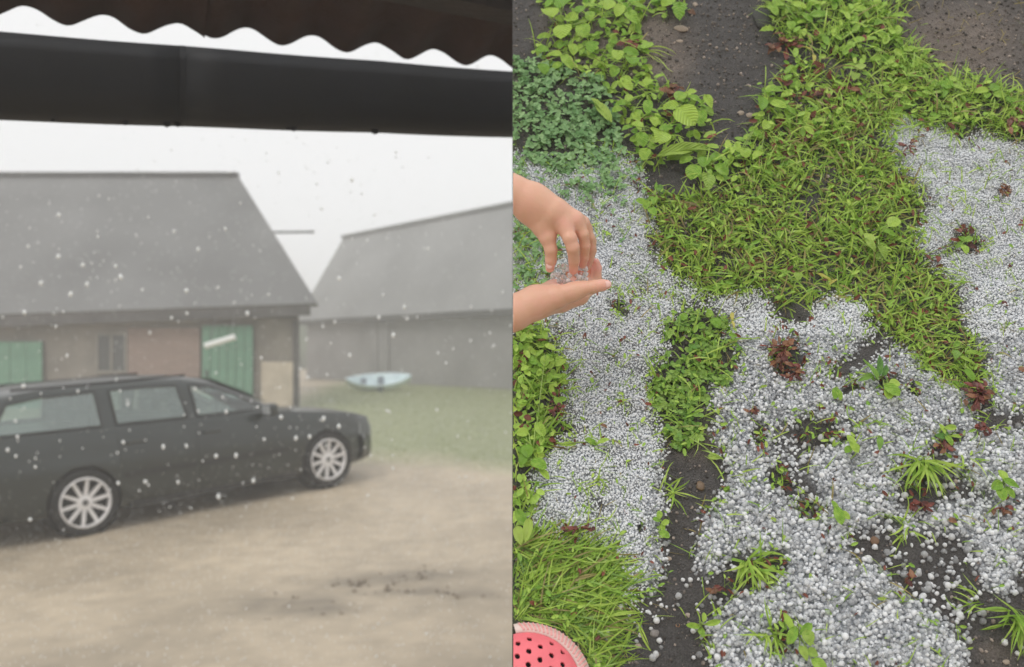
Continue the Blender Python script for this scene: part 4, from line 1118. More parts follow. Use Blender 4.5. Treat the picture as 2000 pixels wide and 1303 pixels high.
CG0, CG1 = np.array([.21, .42, .05]), np.array([.52, .70, .13])
join_cover("clover", [cover(cC1, 560, 400, (.006, .0105), CB0, CB1), cover(cC2, 270, 401, (.005, .009), np.array([.12, .28, .04]), np.array([.38, .55, .12]), True, (.002, .012)), cover(cC2, 160, 403, (.006, .013), CG0, CG1, False, (.002, .012), .6, .6, .1),
                      cover(cC1 * .15 + gG7 * .6 + hA * np.clip((480 - gv) / 150, 0, 1) * .25, 320, 402, (.005, .008), CB0, CB1)], M['soft_leaf'], "mats of small three-leaved clover beside and between the hail", "clover")
join_cover("ground_weeds", [cover(gG5, 380, 410, (.008, .016), CG0, CG1, False, (.004, .02), .5, .75, .08), cover(gG3, 480, 411, (.008, .018), CG0, CG1, False, (.003, .018), .5, .6, .12),
                            cover(gG2, 400, 412, (.010, .024), CG0, CG1, False, (.004, .022), .5, .7, .1), cover(gG6, 230, 413, (.006, .013), CG0, CG1, False, (.003, .014), .5, .45, .22),
                            cover(gG1, 1250, 414, (.005, .015), CG0, CG1, False, (.004, .018), .7, .5, .15), cover(bB, 620, 415, (.010, .022), CG0, CG1, False, (.003, .012), .5, .75, .06),
                            cover(bM, 480, 416, (.009, .021), CG0, CG1, False, (.003, .018), .5, .65, .14), cover(gG4 * .35, 150, 417, (.006, .012), CG0, CG1, False, (.003, .012), .5, .6, .1),
                            cover(edge * .8, 560, 418, (.005, .010), CG0, CG1, False, (.002, .012), .6, .6, .25), cover(hail * .4 + hA * (1.05 - ragged), 620, 419, (.005, .010), CG0, CG1, False, (.006, .014), .6, .6, .3),
                            cover(hole, 380, 420, (.006, .011), CG0, CG1, False, (.003, .014), .6, .5, .45)],
           M['soft_leaf'], "low bright-leaved weeds spreading over the soil and through the grass", "weeds")

# --- individual plants with separate leaves
def leaf_mesh(name, tipp, wav, fold, m_, seed, lobes=0):
    nx_, ny_ = 9, 4; V = []; f = []
    for i in range(nx_):
        t = i / (nx_ - 1); x = t
        hwid = .5 * (math.sin(PI * t ** (.75 if tipp > 0 else .95)) ** (.75 if tipp > 0 else .55) if 0 < t < 1 else .02) * (1 - tipp * .35 * t)
        if lobes and 0 < t < 1: hwid *= 1 - .28 * (i % 2)
        for j in range(-ny_ // 2, ny_ // 2 + 1):
            s = j / (ny_ / 2); y = hwid * s
            z = fold * abs(s) * hwid - .22 * (t - .45) ** 2 + wav * mnoise.noise(Vector((t * 3.2, s * 1.9, seed * 7.3)))
            V.append((x, y, z))
    w_ = ny_ + 1
    for i in range(nx_ - 1):
        for j in range(ny_): f.append((i * w_ + j, (i + 1) * w_ + j, (i + 1) * w_ + j + 1, i * w_ + j + 1))
    return np_mesh(name, np.array(V), np.array(f), m_)
LM = {k: [leaf_mesh("leaf", tp, .12, .25, M[mk], s + 1, lb) for s in range(3)] for k, tp, mk, lb in (('oval', 0, 'leaf', 0), ('point', .8, 'leaf', 0), ('pale', .3, 'leaf_pale', 0), ('dark', .5, 'leaf_dark', 0), ('red', .4, 'leaf_red', 0), ('brown', .6, 'leaf_brown', 0), ('lobed', .5, 'leaf', 1), ('yellow', .6, 'leaf_yellow', 0))}
def plant(name, label, cat, u, v, leaves, kind='oval', stem='stem', group=None, h0=.012):
    """leaves: (centre u, centre v, length px, width px, angle deg clockwise from right in the photo, height m, [kind])"""
    a0, b0 = G(np.array([float(u)]), np.array([float(v)])); a0, b0 = float(a0[0]), float(b0[0]); hb = float(bank_h(np.array(a0), np.array(b0)))
    base = Vector((a0, b0, hb))
    root = empty(name); root.matrix_world = BM @ Matrix.Translation(base)
    tag(root, label, cat, group)
    for i, lf in enumerate(leaves):
        lu, lv, ln, wd, ang, hh = lf[:6]; kd = lf[6] if len(lf) > 6 else kind
        a, b = G(np.array([float(lu)]), np.array([float(lv)]), np.array([hh])); a, b = float(a[0]), float(b[0])
        m_ = px(lu, lv) * (1 - hh / 1.3); ln *= m_; wd *= m_
        an_ = -rad(ang); d = Vector((math.cos(an_), math.sin(an_), 0))
        o = link(bpy.data.objects.new("leaf", LM[kd][(i + int(u)) % 3]), root)
        st_ = Vector((a, b, hb + hh)) - d * ln / 2 - base
        if a - ln * .55 < 0 and abs(d.x) > .5 or a < wd / 2: st_.x = max(st_.x, -base.x + .001)
        pitch_ = random.uniform(-.25, .12)
        o.matrix_local = Matrix.Translation(st_) @ Matrix.Rotation(an_, 4, 'Z') @ Matrix.Rotation(-pitch_, 4, 'Y') @ Matrix.Rotation(random.uniform(-.3, .3), 4, 'X') @ Matrix.Diagonal((ln, wd, (ln + wd) / 2, 1))
        s = Vector((0, 0, 0)); mid_ = (s + st_) / 2 + Vector((0, 0, .004))
        if st_.length > .006: MB().tube([s, mid_, st_], [.0011, .0009, .0007], 5).build("stalk", M[stem], root, smooth=True)
    return root
W = "broadleaf_weed"
plant(W, "cluster of large round bright leaves at the top left corner of the garden", "weed", 1105, 60, [(1073, 24, 40, 36, 250, .03), (1099, 63, 40, 38, 100, .032), (1139, 60, 36, 30, 75, .028), (1100, 8, 40, 34, 300, .026), (1115, 36, 30, 34, 200, .02), (1152, 34, 26, 20, 280, .02), (1062, 75, 28, 16, 170, .016), (1133, 22, 24, 22, 300, .022)])
plant(W, "plant with cup-shaped leaves right above the clover mat", "weed", 1120, 108, [(1157, 91, 32, 26, 110, .026), (1119, 95, 30, 20, 85, .022), (1061, 132, 28, 24, 70, .024), (1082, 106, 34, 18, 190, .02), (1058, 96, 30, 20, 200, .02), (1108, 118, 40, 22, 60, .022), (1096, 90, 22, 16, 120, .018), (1088, 128, 24, 18, 140, .016)])
plant(W, "pair of oval leaves beside the red sprig above the clover", "weed", 1225, 140, [(1206, 111, 32, 24, 95, .028), (1233, 101, 34, 20, 10, .03), (1235, 121, 26, 28, 80, .032), (1200, 140, 26, 20, 120, .02), (1222, 160, 26, 22, 60, .018)])
plant(W, "upright plant with pointed leaves at the top between two soil patches", "weed", 1210, 40, [(1234, 38, 40, 26, 65, .03, 'point'), (1209, 22, 34, 22, 110, .026), (1190, 14, 32, 24, 300, .026), (1176, 48, 26, 18, 95, .022, 'point'), (1250, 16, 36, 22, 20, .024, 'point'), (1155, 15, 34, 20, 350, .02), (1240, 5, 30, 20, 330, .02)])
plant(W, "big crinkled leaf hanging over the soil at the top edge", "weed", 1318, -10, [(1327, 20, 50, 36, 95, .03, 'lobed'), (1305, 2, 34, 26, 140, .026), (1284, -2, 30, 22, 170, .02)])
plant(W, "weed with one huge rounded leaf on the edge of the bare soil", "weed", 1335, 205, [(1340, 224, 56, 46, 55, .04), (1310, 205, 34, 28, 190, .03), (1329, 187, 28, 26, 300, .035), (1360, 191, 34, 24, 25, .034, 'point'), (1385, 195, 34, 20, 70, .03, 'point'), (1370, 226, 36, 24, 100, .024), (1352, 178, 22, 14, 330, .03)])
plant(W, "slim weed with small leaves on thin stalks between clover and soil", "weed", 1262, 185, [(1265, 208, 40, 20, 95, .026), (1265, 160, 28, 20, 120, .026, 'point'), (1225, 165, 30, 20, 50, .024), (1216, 200, 34, 18, 170, .022), (1228, 192, 24, 16, 300, .022), (1243, 227, 24, 16, 60, .02), (1205, 215, 26, 16, 140, .02), (1278, 235, 26, 18, 75, .02)])
plant(W, "low weed with broad leaves under the long curled leaf", "weed", 1275, 260, [(1291, 269, 40, 38, 100, .03), (1254, 270, 34, 26, 80, .028), (1245, 245, 26, 20, 200, .024), (1225, 250, 24, 16, 160, .02), (1260, 300, 30, 24, 110, .02), (1305, 250, 26, 22, 320, .022)])
plant("long_leaf_weed", "long pale leaf lying folded along the edge of the clover", "weed", 1190, 245, [(1177, 205, 92, 20, 250, .03, 'pale'), (1168, 200, 60, 12, 240, .024, 'pale')], 'pale')
plant("long_leaf_weed", "long crinkled pale leaf slanting across the middle of the weeds", "weed", 1290, 315, [(1340, 284, 128, 26, -24, .034, 'pale'), (1352, 290, 90, 20, -14, .026, 'pale'), (1330, 300, 70, 18, -30, .02, 'pale')], 'pale')
plant(W, "plant with a single pale oval leaf pointing down above the grass", "weed", 1372, 325, [(1382, 356, 48, 30, 95, .034, 'pale'), (1355, 334, 36, 32, 110, .026), (1410, 330, 34, 22, 40, .026), (1398, 308, 28, 20, 330, .02), (1340, 312, 30, 22, 150, .022), (1375, 315, 32, 26, 280, .02)])
plant(W, "trailing weed with paired leaves along the soil's right edge", "weed", 1500, 210, [(1488, 202, 46, 22, 100, .026), (1512, 178, 38, 24, 350, .028), (1520, 205, 34, 24, 20, .03), (1496, 245, 28, 20, 120, .022), (1455, 298, 26, 24, 90, .022), (1478, 305, 34, 20, 130, .024, 'point'), (1440, 288, 26, 14, 260, .02), (1545, 215, 34, 18, 40, .022, 'point')])
plant(W, "leafy weed at the top centre beside the flat dark stone", "weed", 1530, 30, [(1508, 18, 34, 24, 60, .03), (1520, 5, 30, 24, 330, .03), (1560, 12, 32, 22, 20, .03), (1497, 60, 34, 18, 160, .02, 'lobed'), (1575, 35, 30, 24, 50, .026), (1600, 30, 40, 22, 0, .028, 'lobed'), (1545, 48, 24, 18, 90, .024), (1590, 8, 28, 20, 330, .024), (1540, -5, 28, 20, 280, .024)])
plant(W, "bright three-leaved sprout below the red stems at the upper right", "weed", 1676, 140, [(1682, 131, 24, 20, 330, .026, 'pale'), (1670, 148, 26, 20, 110, .026, 'pale'), (1660, 130, 26, 18, 190, .022), (1692, 146, 22, 16, 40, .02)])
plant(W, "weed with toothed leaves reaching onto the brown soil at upper right", "weed", 1740, 40, [(1760, 32, 44, 20, 5, .026, 'lobed'), (1722, 70, 36, 20, 60, .024, 'lobed'), (1755, 75, 36, 16, 50, .02, 'lobed'), (1715, 45, 30, 18, 140, .022)], 'lobed')
plant(W, "star-shaped weed on the green band beside the brown soil", "weed", 1855, 165, [(1848, 160, 36, 26, 230, .028, 'lobed'), (1872, 172, 32, 20, 40, .026, 'lobed'), (1845, 180, 34, 16, 110, .024, 'lobed'), (1880, 190, 28, 14, 60, .02), (1862, 150, 26, 18, 300, .022)], 'lobed')
plant(W, "small round-leaved plants in a row at the far right of the green band", "weed", 1935, 178, [(1918, 175, 28, 16, 180, .024), (1942, 172, 24, 18, 330, .024), (1952, 186, 24, 16, 20, .022), (1975, 195, 26, 18, 60, .022), (1928, 186, 20, 14, 120, .02)])
plant(W, "pale yellow-green leaves standing out in the middle of the grass", "weed", 1712, 465, [(1697, 460, 32, 20, 250, .032, 'pale'), (1702, 477, 34, 18, 60, .034, 'pale'), (1725, 490, 34, 24, 70, .034, 'pale'), (1745, 435, 30, 26, 320, .028), (1716, 500, 22, 14, 110, .026, 'pale'), (1738, 455, 26, 18, 20, .024)])
plant(W, "small sprout at the left edge of the grass above the hail tongue", "weed", 1270, 405, [(1252, 392, 24, 14, 220, .02), (1278, 388, 28, 14, 280, .02), (1274, 412, 24, 18, 60, .022), (1262, 398, 22, 14, 110, .022), (1290, 368, 22, 14, 60, .018, 'dark')])
plant(W, "fresh round leaf at the right end of the central clover island", "weed", 1398, 625, [(1398, 629, 26, 24, 60, .024), (1385, 612, 20, 14, 300, .02), (1336, 618, 20, 14, 120, .02), (1370, 635, 18, 14, 150, .018)])
plant(W, "pointed leaves at the right end of the thin grass by the right drift", "weed", 1885, 680, [(1907, 687, 42, 16, 0, .026, 'point'), (1892, 702, 34, 10, 30, .022, 'point'), (1868, 690, 24, 18, 100, .024, 'dark'), (1872, 668, 30, 12, 320, .022, 'point'), (1895, 730, 30, 16, 70, .02)])
plant(W, "narrow-leaved green plant standing in the right-hand white drift", "weed", 1722, 740, [(1718, 712, 56, 14, 285, .03, 'dark'), (1700, 722, 50, 12, 245, .028, 'dark'), (1742, 762, 36, 26, 40, .03), (1748, 748, 26, 20, 330, .03), (1735, 768, 30, 22, 110, .026), (1690, 738, 34, 12, 160, .024, 'dark'), (1730, 720, 40, 12, 300, .026, 'dark')])
plant(W, "green sprout ringed by dark red leaves in the upper right drift", "weed", 1885, 470, [(1880, 465, 22, 16, 260, .02), (1892, 468, 20, 14, 330, .02), (1884, 486, 24, 16, 80, .022), (1874, 478, 20, 12, 150, .018, 'dark'), (1900, 480, 22, 12, 20, .014, 'red'), (1866, 470, 22, 12, 190, .014, 'red'), (1870, 448, 20, 12, 230, .014, 'red'), (1898, 450, 22, 10, 300, .014, 'red'), (1832, 505, 16, 12, 100, .01, 'red'), (1812, 503, 16, 12, 60, .01, 'red')])
plant(W, "bright four-leaved plant at the right edge below the grass tuft", "weed", 1955, 945, [(1957, 930, 26, 20, 250, .026), (1975, 945, 34, 18, 30, .028, 'point'), (1945, 950, 30, 20, 150, .026), (1955, 965, 30, 20, 85, .026), (1972, 962, 28, 14, 60, .022)])
plant(W, "weed with light green leaves in the lowest drift", "weed", 1560, 1240, [(1548, 1240, 40, 20, 120, .03), (1575, 1228, 36, 18, 320, .032), (1580, 1245, 32, 26, 80, .034, 'pale'), (1570, 1275, 32, 20, 70, .028, 'pale'), (1588, 1275, 24, 22, 20, .026, 'pale'), (1540, 1215, 40, 14, 250, .026), (1600, 1298, 34, 24, 40, .026)])
plant(W, "three-lobed sprout beside the pebble path at the bottom centre", "weed", 1362, 1222, [(1354, 1222, 28, 12, 190, .022), (1394, 1215, 36, 12, -15, .024), (1370, 1235, 20, 12, 60, .018), (1375, 1205, 20, 10, 280, .018)])
plant(W, "short leafy sprig on the dark soil by the left drift's edge", "weed", 1292, 1020, [(1298, 1043, 24, 18, 20, .02), (1288, 1005, 18, 12, 280, .018), (1300, 1020, 18, 12, 330, .018), (1282, 1015, 16, 12, 200, .016), (1294, 1030, 16, 10, 80, .016)])
plant(W, "single grey-green leaf lying on soil beside the central drift", "leaf", 1400, 895, [(1396, 893, 28, 14, 10, .008, 'pale'), (1345, 865, 24, 8, 100, .014), (1350, 860, 18, 8, 60, .014)])
plant(W, "pair of leaves between the two lower drifts", "weed", 1640, 995, [(1640, 1005, 38, 20, 80, .026), (1650, 1005, 26, 16, 30, .022), (1632, 985, 26, 10, 260, .02)])
plant(W, "small leafy sprout in the middle of the drift above the dark soil", "weed", 1665, 870, [(1660, 862, 24, 16, 250, .02), (1668, 875, 26, 18, 60, .022), (1655, 880, 20, 14, 130, .018), (1718, 866, 30, 14, 100, .024, 'dark')])
plant(W, "twin leaf sprout in the central white drift", "weed", 1634, 765, [(1630, 770, 26, 14, 100, .018), (1638, 772, 26, 12, 80, .018), (1700, 738, 20, 12, 60, .016, 'dark')])
plant(W, "green leaf on the flank of the left drift below the clover island", "weed", 1160, 865, [(1155, 862, 30, 14, 20, .014), (1178, 862, 28, 12, -25, .016), (1110, 867, 36, 10, -10, .014)])
plant(W, "tall pale leaf at the left edge above the long grass", "weed", 1016, 1030, [(1030, 1035, 50, 20, 100, .03, 'pale'), (1014, 1045, 40, 22, 80, .026, 'pale'), (1018, 1010, 40, 20, 60, .026)])
plant(W, "bright leaf rosette at the left edge beside the middle drift", "weed", 1040, 900, [(1052, 908, 36, 26, 30, .026), (1030, 880, 30, 24, 80, .024), (1063, 926, 30, 14, 50, .022), (1022, 895, 30, 18, 110, .02), (1055, 838, 34, 20, 60, .024), (1020, 845, 26, 20, 190, .02), (1065, 705, 26, 20, 90, .022), (1030, 835, 24, 16, 300, .018)])
plant(W, "tuft of soft leaves beside the small red shoot at lower right", "weed", 1850, 850, [(1842, 835, 24, 12, 260, .02), (1860, 832, 30, 12, -10, .022), (1838, 850, 22, 14, 190, .018, 'dark'), (1855, 858, 24, 14, 70, .018), (1848, 842, 20, 14, 300, .018, 'dark'), (1870, 850, 24, 8, 0, .016)])
R_S = "red_weed"
def redp(label, u, v, n, rx, ry, kinds=('red', 'brown'), size=(12, 22), seed=0):
    r = random.Random(seed); L = []
    for i in range(n):
        t = r.uniform(0, 2 * PI); q = r.random() ** .5
        L.append((u + rx * q * math.cos(t), v + ry * q * math.sin(t), r.uniform(*size), r.uniform(size[0] * .6, size[1] * .6), math.degrees(t) + r.uniform(-60, 60), r.uniform(.008, .024), r.choice(kinds)))
    plant(R_S, label, "weed", u, v, L, 'red', 'stem_red')
redp("dark red sprig among the round leaves near the top left", 1228, 85, 9, 18, 12, ('red', 'red'), seed=1)
redp("red withered shoots on the edge of the bare soil above the big leaf", 1312, 175, 10, 22, 12, seed=2)
redp("maroon-leaved weed at the top centre right of the dark stone", 1535, 85, 18, 34, 34, ('red', 'red', 'brown'), seed=3)
redp("band of dark red shoots below the top centre weeds", 1640, 170, 24, 62, 26, ('red', 'red', 'brown'), seed=4)
redp("red-brown bushy weed melting out of the central drift", 1528, 690, 34, 28, 32, ('brown', 'brown', 'red'), (10, 18), 5)
redp("brown tip of the bushy weed at the foot of the central drift", 1552, 732, 16, 16, 20, ('brown', 'red'), (9, 15), 6)
redp("maroon leaf cluster between the grass and the right-hand drift", 1912, 772, 26, 32, 30, ('red', 'red', 'brown'), (14, 22), 7)
redp("small red shoots poking through the hail right of the tuft", 1925, 835, 9, 26, 12, ('red',), (10, 16), 8)
redp("red leaves lying at the right edge of the picture", 1985, 235, 16, 22, 22, ('red', 'brown'), seed=9)
redp("reddish bits on the lower part of the left drift", 1130, 1035, 10, 34, 10, ('red',), (9, 15), 10)
redp("scattered red bits along the left edge of the left drift", 1090, 790, 12, 16, 60, ('red',), (8, 15), 11)
redp("dark red leaves by the lower right drift", 1795, 990, 9, 22, 12, ('red',), (12, 22), 12)
redp("lone red bud on the dark soil at the lower right", 1776, 1130, 5, 8, 12, ('red', 'brown'), (12, 20), 13)
redp("brown leaves under the right-hand tuft of grass", 1845, 872, 9, 22, 10, ('brown', 'red'), (12, 20), 14)
redp("reddish stems on the right end of the bottom drift edge", 1955, 995, 8, 26, 8, ('red', 'brown'), (10, 18), 15)
redp("small red weed beside the pebble path at the bottom", 1398, 1150, 8, 18, 8, ('red', 'brown'), (10, 16), 16)
redp("dark red bits on the small hollow left of the central drift", 1470, 800, 8, 14, 8, ('red', 'brown'), (9, 14), 17)
redp("reddish leaf bits in the upper right drift", 1775, 285, 8, 26, 16, ('red', 'brown'), (9, 15), 18)
redp("reddish bits at the right side of the upper right drift", 1965, 370, 9, 12, 12, ('red', 'brown'), (10, 16), 19)

# grass tufts as plants of their own
def tuft(label, u, v, n, L, W_, phi, spread, lift, tone='bright'):
    a0, b0 = G(np.array([float(u)]), np.array([float(v)])); r = np.random.default_rng(int(u))
    base = Vector((float(a0[0]), float(b0[0]), float(bank_h(a0, b0)[0])))
    root = empty("grass_tuft"); root.matrix_world = BM @ Matrix.Translation(base); tag(root, label, "grass tuft")
    c0, c1 = GR[tone]
    for i in range(n):
        one = lambda x: np.array([x])
        bs = np.array([[r.normal(0, .007), r.normal(0, .005), 0]])
        V, Fx = blades(bs, one(r.uniform(*L)), one(r.uniform(*W_)), one(r.normal(phi, spread)), one(r.uniform(*lift)), one(r.uniform(.8, 1.9)), K=7)
        t = r.random()
        np_obj("blade", V, Fx, M['blade'], root, col=np.tile(c0 * (1 - t) + c1 * t, (len(V), 1)))
tuft("green grass tuft drooping over the hail on the right side", 1795, 905, 46, (.035, .072), (.0026, .0042), -1.75, .55, (.5, 1.3))
tuft("small grass fan right of the drooping tuft", 1885, 905, 10, (.03, .05), (.0022, .0034), -1.2, .5, (.5, 1.1))
tuft("grass tuft at the bottom right corner on bare soil", 1978, 1205, 40, (.04, .075), (.0024, .0038), -1.75, .8, (.5, 1.3))
tuft("grass and leaves hanging over the small hollow at bottom centre", 1465, 1100, 30, (.03, .055), (.0026, .0042), -1.3, 1.3, (.4, 1.2))
tuft("thin grass sprays on the dark soil at the lower right", 1768, 1025, 12, (.03, .055), (.0022, .0034), 4.0, 1.6, (.3, .9))
tuft("yellowing grass blades bent over the soil at lower right", 1915, 1180, 7, (.03, .05), (.0018, .0028), 2.6, .4, (.5, 1.0))
tuft("grass spray in the left part of the lowest drift", 1505, 1235, 22, (.03, .055), (.0024, .0036), -2.2, 1.2, (.4, 1.2))
tuft("blades of grass on the narrow dark soil path", 1245, 1215, 10, (.03, .06), (.0022, .0036), -2.1, .6, (.3, .9))
tuft("sparse blades beside the left drift above the soil path", 1300, 960, 12, (.025, .05), (.0018, .003), -.4, 1.2, (.3, 1.0))
tuft("long blades arching over the soil near the top left", 1250, 105, 8, (.04, .07), (.002, .003), -.35, .5, (.3, .8))

# fallen leaves and stones
plant("fallen_leaf", "curled yellow leaf lying on the grass", "leaf", 1616, 545, [(1612, 540, 34, 9, 40, .03, 'yellow'), (1630, 546, 30, 7, -40, .03, 'yellow')], 'yellow')
plant("fallen_leaf", "pale grey-green leaf lying on the grass left of the yellow one", "leaf", 1560, 538, [(1560, 537, 22, 18, 100, .028, 'pale')], 'pale')
plant("fallen_leaf", "bent yellow leaf near the red stems at the top", "leaf", 1590, 112, [(1590, 113, 26, 9, 100, .026, 'yellow'), (1578, 94, 20, 6, 40, .026, 'yellow')], 'yellow')
plant("fallen_leaf", "rust-brown oval leaf on the soil below the big top leaf", "leaf", 1350, 24, [(1351, 24, 18, 16, 30, .006, 'brown')], 'brown')
plant("fallen_leaf", "brown oval leaf lying on the lower right hail", "leaf", 1858, 1020, [(1858, 1020, 18, 13, 20, .014, 'brown')], 'brown')
plant("fallen_leaf", "orange-brown leaf by the right edge in the right-hand drift", "leaf", 1998, 720, [(1996, 721, 14, 12, 60, .012, 'brown')], 'brown')
plant("fallen_leaf", "red leaf scrap on the upper right drift", "leaf", 1965, 592, [(1964, 592, 16, 9, 50, .012, 'red')], 'red')
plant("fallen_leaf", "rusty leaf scrap in the middle of the left drift", "leaf", 1180, 831, [(1180, 831, 16, 8, 30, .012, 'brown')], 'brown')
plant("fallen_leaf", "yellow-brown stem scrap at the top of the central drift", "leaf", 1430, 625, [(1430, 620, 24, 8, 95, .016, 'yellow'), (1432, 634, 18, 7, 80, .016, 'yellow')], 'yellow')
def stone(name, label, u, v, wpx, hpx, m_, cat, seed, flat=.5, ang=0):
    bm = bmesh.new(); bmesh.ops.create_icosphere(bm, subdivisions=3, radius=1)
    for q in bm.verts: q.co *= 1 + .22 * mnoise.noise(q.co * 1.3 + Vector((seed, 0, 0))) + .07 * mnoise.noise(q.co * 4 + Vector((seed, 3, 0)))
    me = bpy.data.meshes.new(name); bm.to_mesh(me); bm.free(); me.materials.append(m_)
    me.polygons.foreach_set("use_smooth", [True] * len(me.polygons))
    o = link(bpy.data.objects.new(name, me)); a, b = G(np.array([float(u)]), np.array([float(v)])); s = px(u, v) / 2
    o.matrix_world = BM @ Matrix.Translation((float(a[0]), float(b[0]), float(bank_h(a, b)[0]) + hpx * s * flat * .4)) @ Matrix.Rotation(-rad(ang), 4, 'Z') @ Matrix.Diagonal((wpx * s, hpx * s, min(wpx, hpx) * s * flat, 1))
    return tag(o, label, cat)
stone("flat_stone", "flat dark grey stone half hidden at the top centre", 1492, 40, 46, 56, M['dark_stone'], "stone", 3, .35)
stone("pebble", "large pale pebble on the bare soil at the top", 1330, 61, 28, 16, M['pebble'], "pebble", 11, .6, 15)
stone("pebble", "small pale pebble below the large one on bare soil", 1327, 82, 14, 8, M['pebble'], "pebble", 12)
stone("pebble", "cream pebble left of its twin near the weeds", 1447, 223, 12, 13, M['pebble'], "pebble", 13)
stone("pebble", "cream pebble right of its twin near the weeds", 1464, 228, 15, 14, M['pebble'], "pebble", 14)
stone("pebble", "pale pebble at the top edge beside the big crinkled leaf", 1357, 11, 9, 12, M['pebble'], "pebble", 15)
stone("pebble", "light pebble right of the pointed top leaf", 1296, 26, 8, 8, M['pebble'], "pebble", 16)
stone("pebble", "brown pebble on the soil path beside the central drift", 1367, 951, 17, 20, mat("brown_pebble", (.15, .10, .06), .5, .3, 60), "pebble", 17, .6)
stone("pebble", "cream pebble on the soil at the bottom right", 1964, 1294, 14, 10, M['pebble'], "pebble", 18)
stone("pebble", "grey round pebble on the soil path at the bottom", 1278, 1238, 18, 16, mat("grey_pebble", (.20, .18, .17), .5, .3, 60), "pebble", 19, .7)
stone("pebble", "yellowish pebble at the bottom of the soil path", 1246, 1262, 14, 10, M['pebble'], "pebble", 20)
stone("pebble", "cream pebble on the soil path beside the left drift's foot", 1306, 1091, 13, 9, M['pebble'], "pebble", 21)
stone("pebble", "small orange-brown pebble among stones on the soil path", 1324, 1221, 9, 8, mat("orange_pebble", (.32, .18, .10), .5, .3, 60), "pebble", 22)
stone("pebble", "dark brown lump on the edge of the lower right soil", 1705, 1060, 16, 18, mat("brown_lump", (.17, .10, .06), .7, .3, 60), "pebble", 23, .7)

# ------------------------------------------------------------------ child's hands
D0 = 1.15; PX = D0 / F
def hp(u, v, dep): return np.array(at(u, v, D0 - dep)[:])
def sd_chain(P, pts):
    """pts: (u,v,depth,r px) chain of tapered capsules"""
    d = None
    for i in range(len(pts) - 1):
        a = hp(*pts[i][:3]); b = hp(*pts[i + 1][:3]); ra, rb = pts[i][3] * PX, pts[i + 1][3] * PX
        ab = b - a; L2 = ab @ ab
        t = np.clip(((P - a) @ ab) / L2, 0, 1).astype(np.float32)
        q = np.linalg.norm(P - a - t[..., None] * ab.astype(np.float32), axis=-1) - (ra + (rb - ra) * t)
        d = q if d is None else smin(d, q, .0022)
    return d
def smin(a, b, k):
    h = np.clip(.5 + .5 * (b - a) / k, 0, 1); return b * (1 - h) + a * h - k * h * (1 - h)
def surface_nets(val, org, vs):
    nx_, ny_, nz_ = val.shape; ins = val < 0
    c = np.zeros((nx_ - 1, ny_ - 1, nz_ - 1), np.int8)
    S = lambda A, i, j, k: A[i:nx_ - 1 + i, j:ny_ - 1 + j, k:nz_ - 1 + k]
    for i in (0, 1):
        for j in (0, 1):
            for k in (0, 1): c += S(ins, i, j, k)
    act = (c > 0) & (c < 8); ids = -np.ones(c.shape, np.int64); ids[act] = np.arange(act.sum())
    I = np.argwhere(act); acc = np.zeros((len(I), 3)); cn = np.zeros(len(I))
    cor = [(i, j, k) for i in (0, 1) for j in (0, 1) for k in (0, 1)]
    g = {q: val[I[:, 0] + q[0], I[:, 1] + q[1], I[:, 2] + q[2]] for q in cor}
    for a in cor:
        for ax_ in range(3):
            if a[ax_]: continue
            b = list(a); b[ax_] = 1; b = tuple(b)
            m = (g[a] < 0) != (g[b] < 0); t = np.where(m, g[a] / np.where(m, g[a] - g[b], 1), 0)
            p = np.tile(np.array(a, float), (len(I), 1)); p[:, ax_] = t
            acc[m] += p[m]; cn[m] += 1
    V = (I + acc / cn[:, None]) * vs + org
    Fq = []
    for ax_ in range(3):
        o1, o2 = [q for q in range(3) if q != ax_]
        sl0 = [slice(None)] * 3; sl1 = [slice(None)] * 3; sl0[ax_] = slice(0, -1); sl1[ax_] = slice(1, None)
        A, Bb = ins[tuple(sl0)], ins[tuple(sl1)]
        E = np.argwhere(A != Bb)
        E = E[(E[:, o1] > 0) & (E[:, o2] > 0) & (E[:, o1] < val.shape[o1] - 1) & (E[:, o2] < val.shape[o2] - 1)]
        q = []
        for d1, d2 in ((0, 0), (1, 0), (1, 1), (0, 1)):
            c_ = E.copy(); c_[:, o1] -= 1 - d1; c_[:, o2] -= 1 - d2; q.append(ids[c_[:, 0], c_[:, 1], c_[:, 2]])
        q = np.stack(q, -1); fl = A[E[:, 0], E[:, 1], E[:, 2]]
        if ax_ == 1: fl = ~fl
        q[~fl] = q[~fl][:, ::-1]; Fq.append(q)
    return V, np.concatenate(Fq)
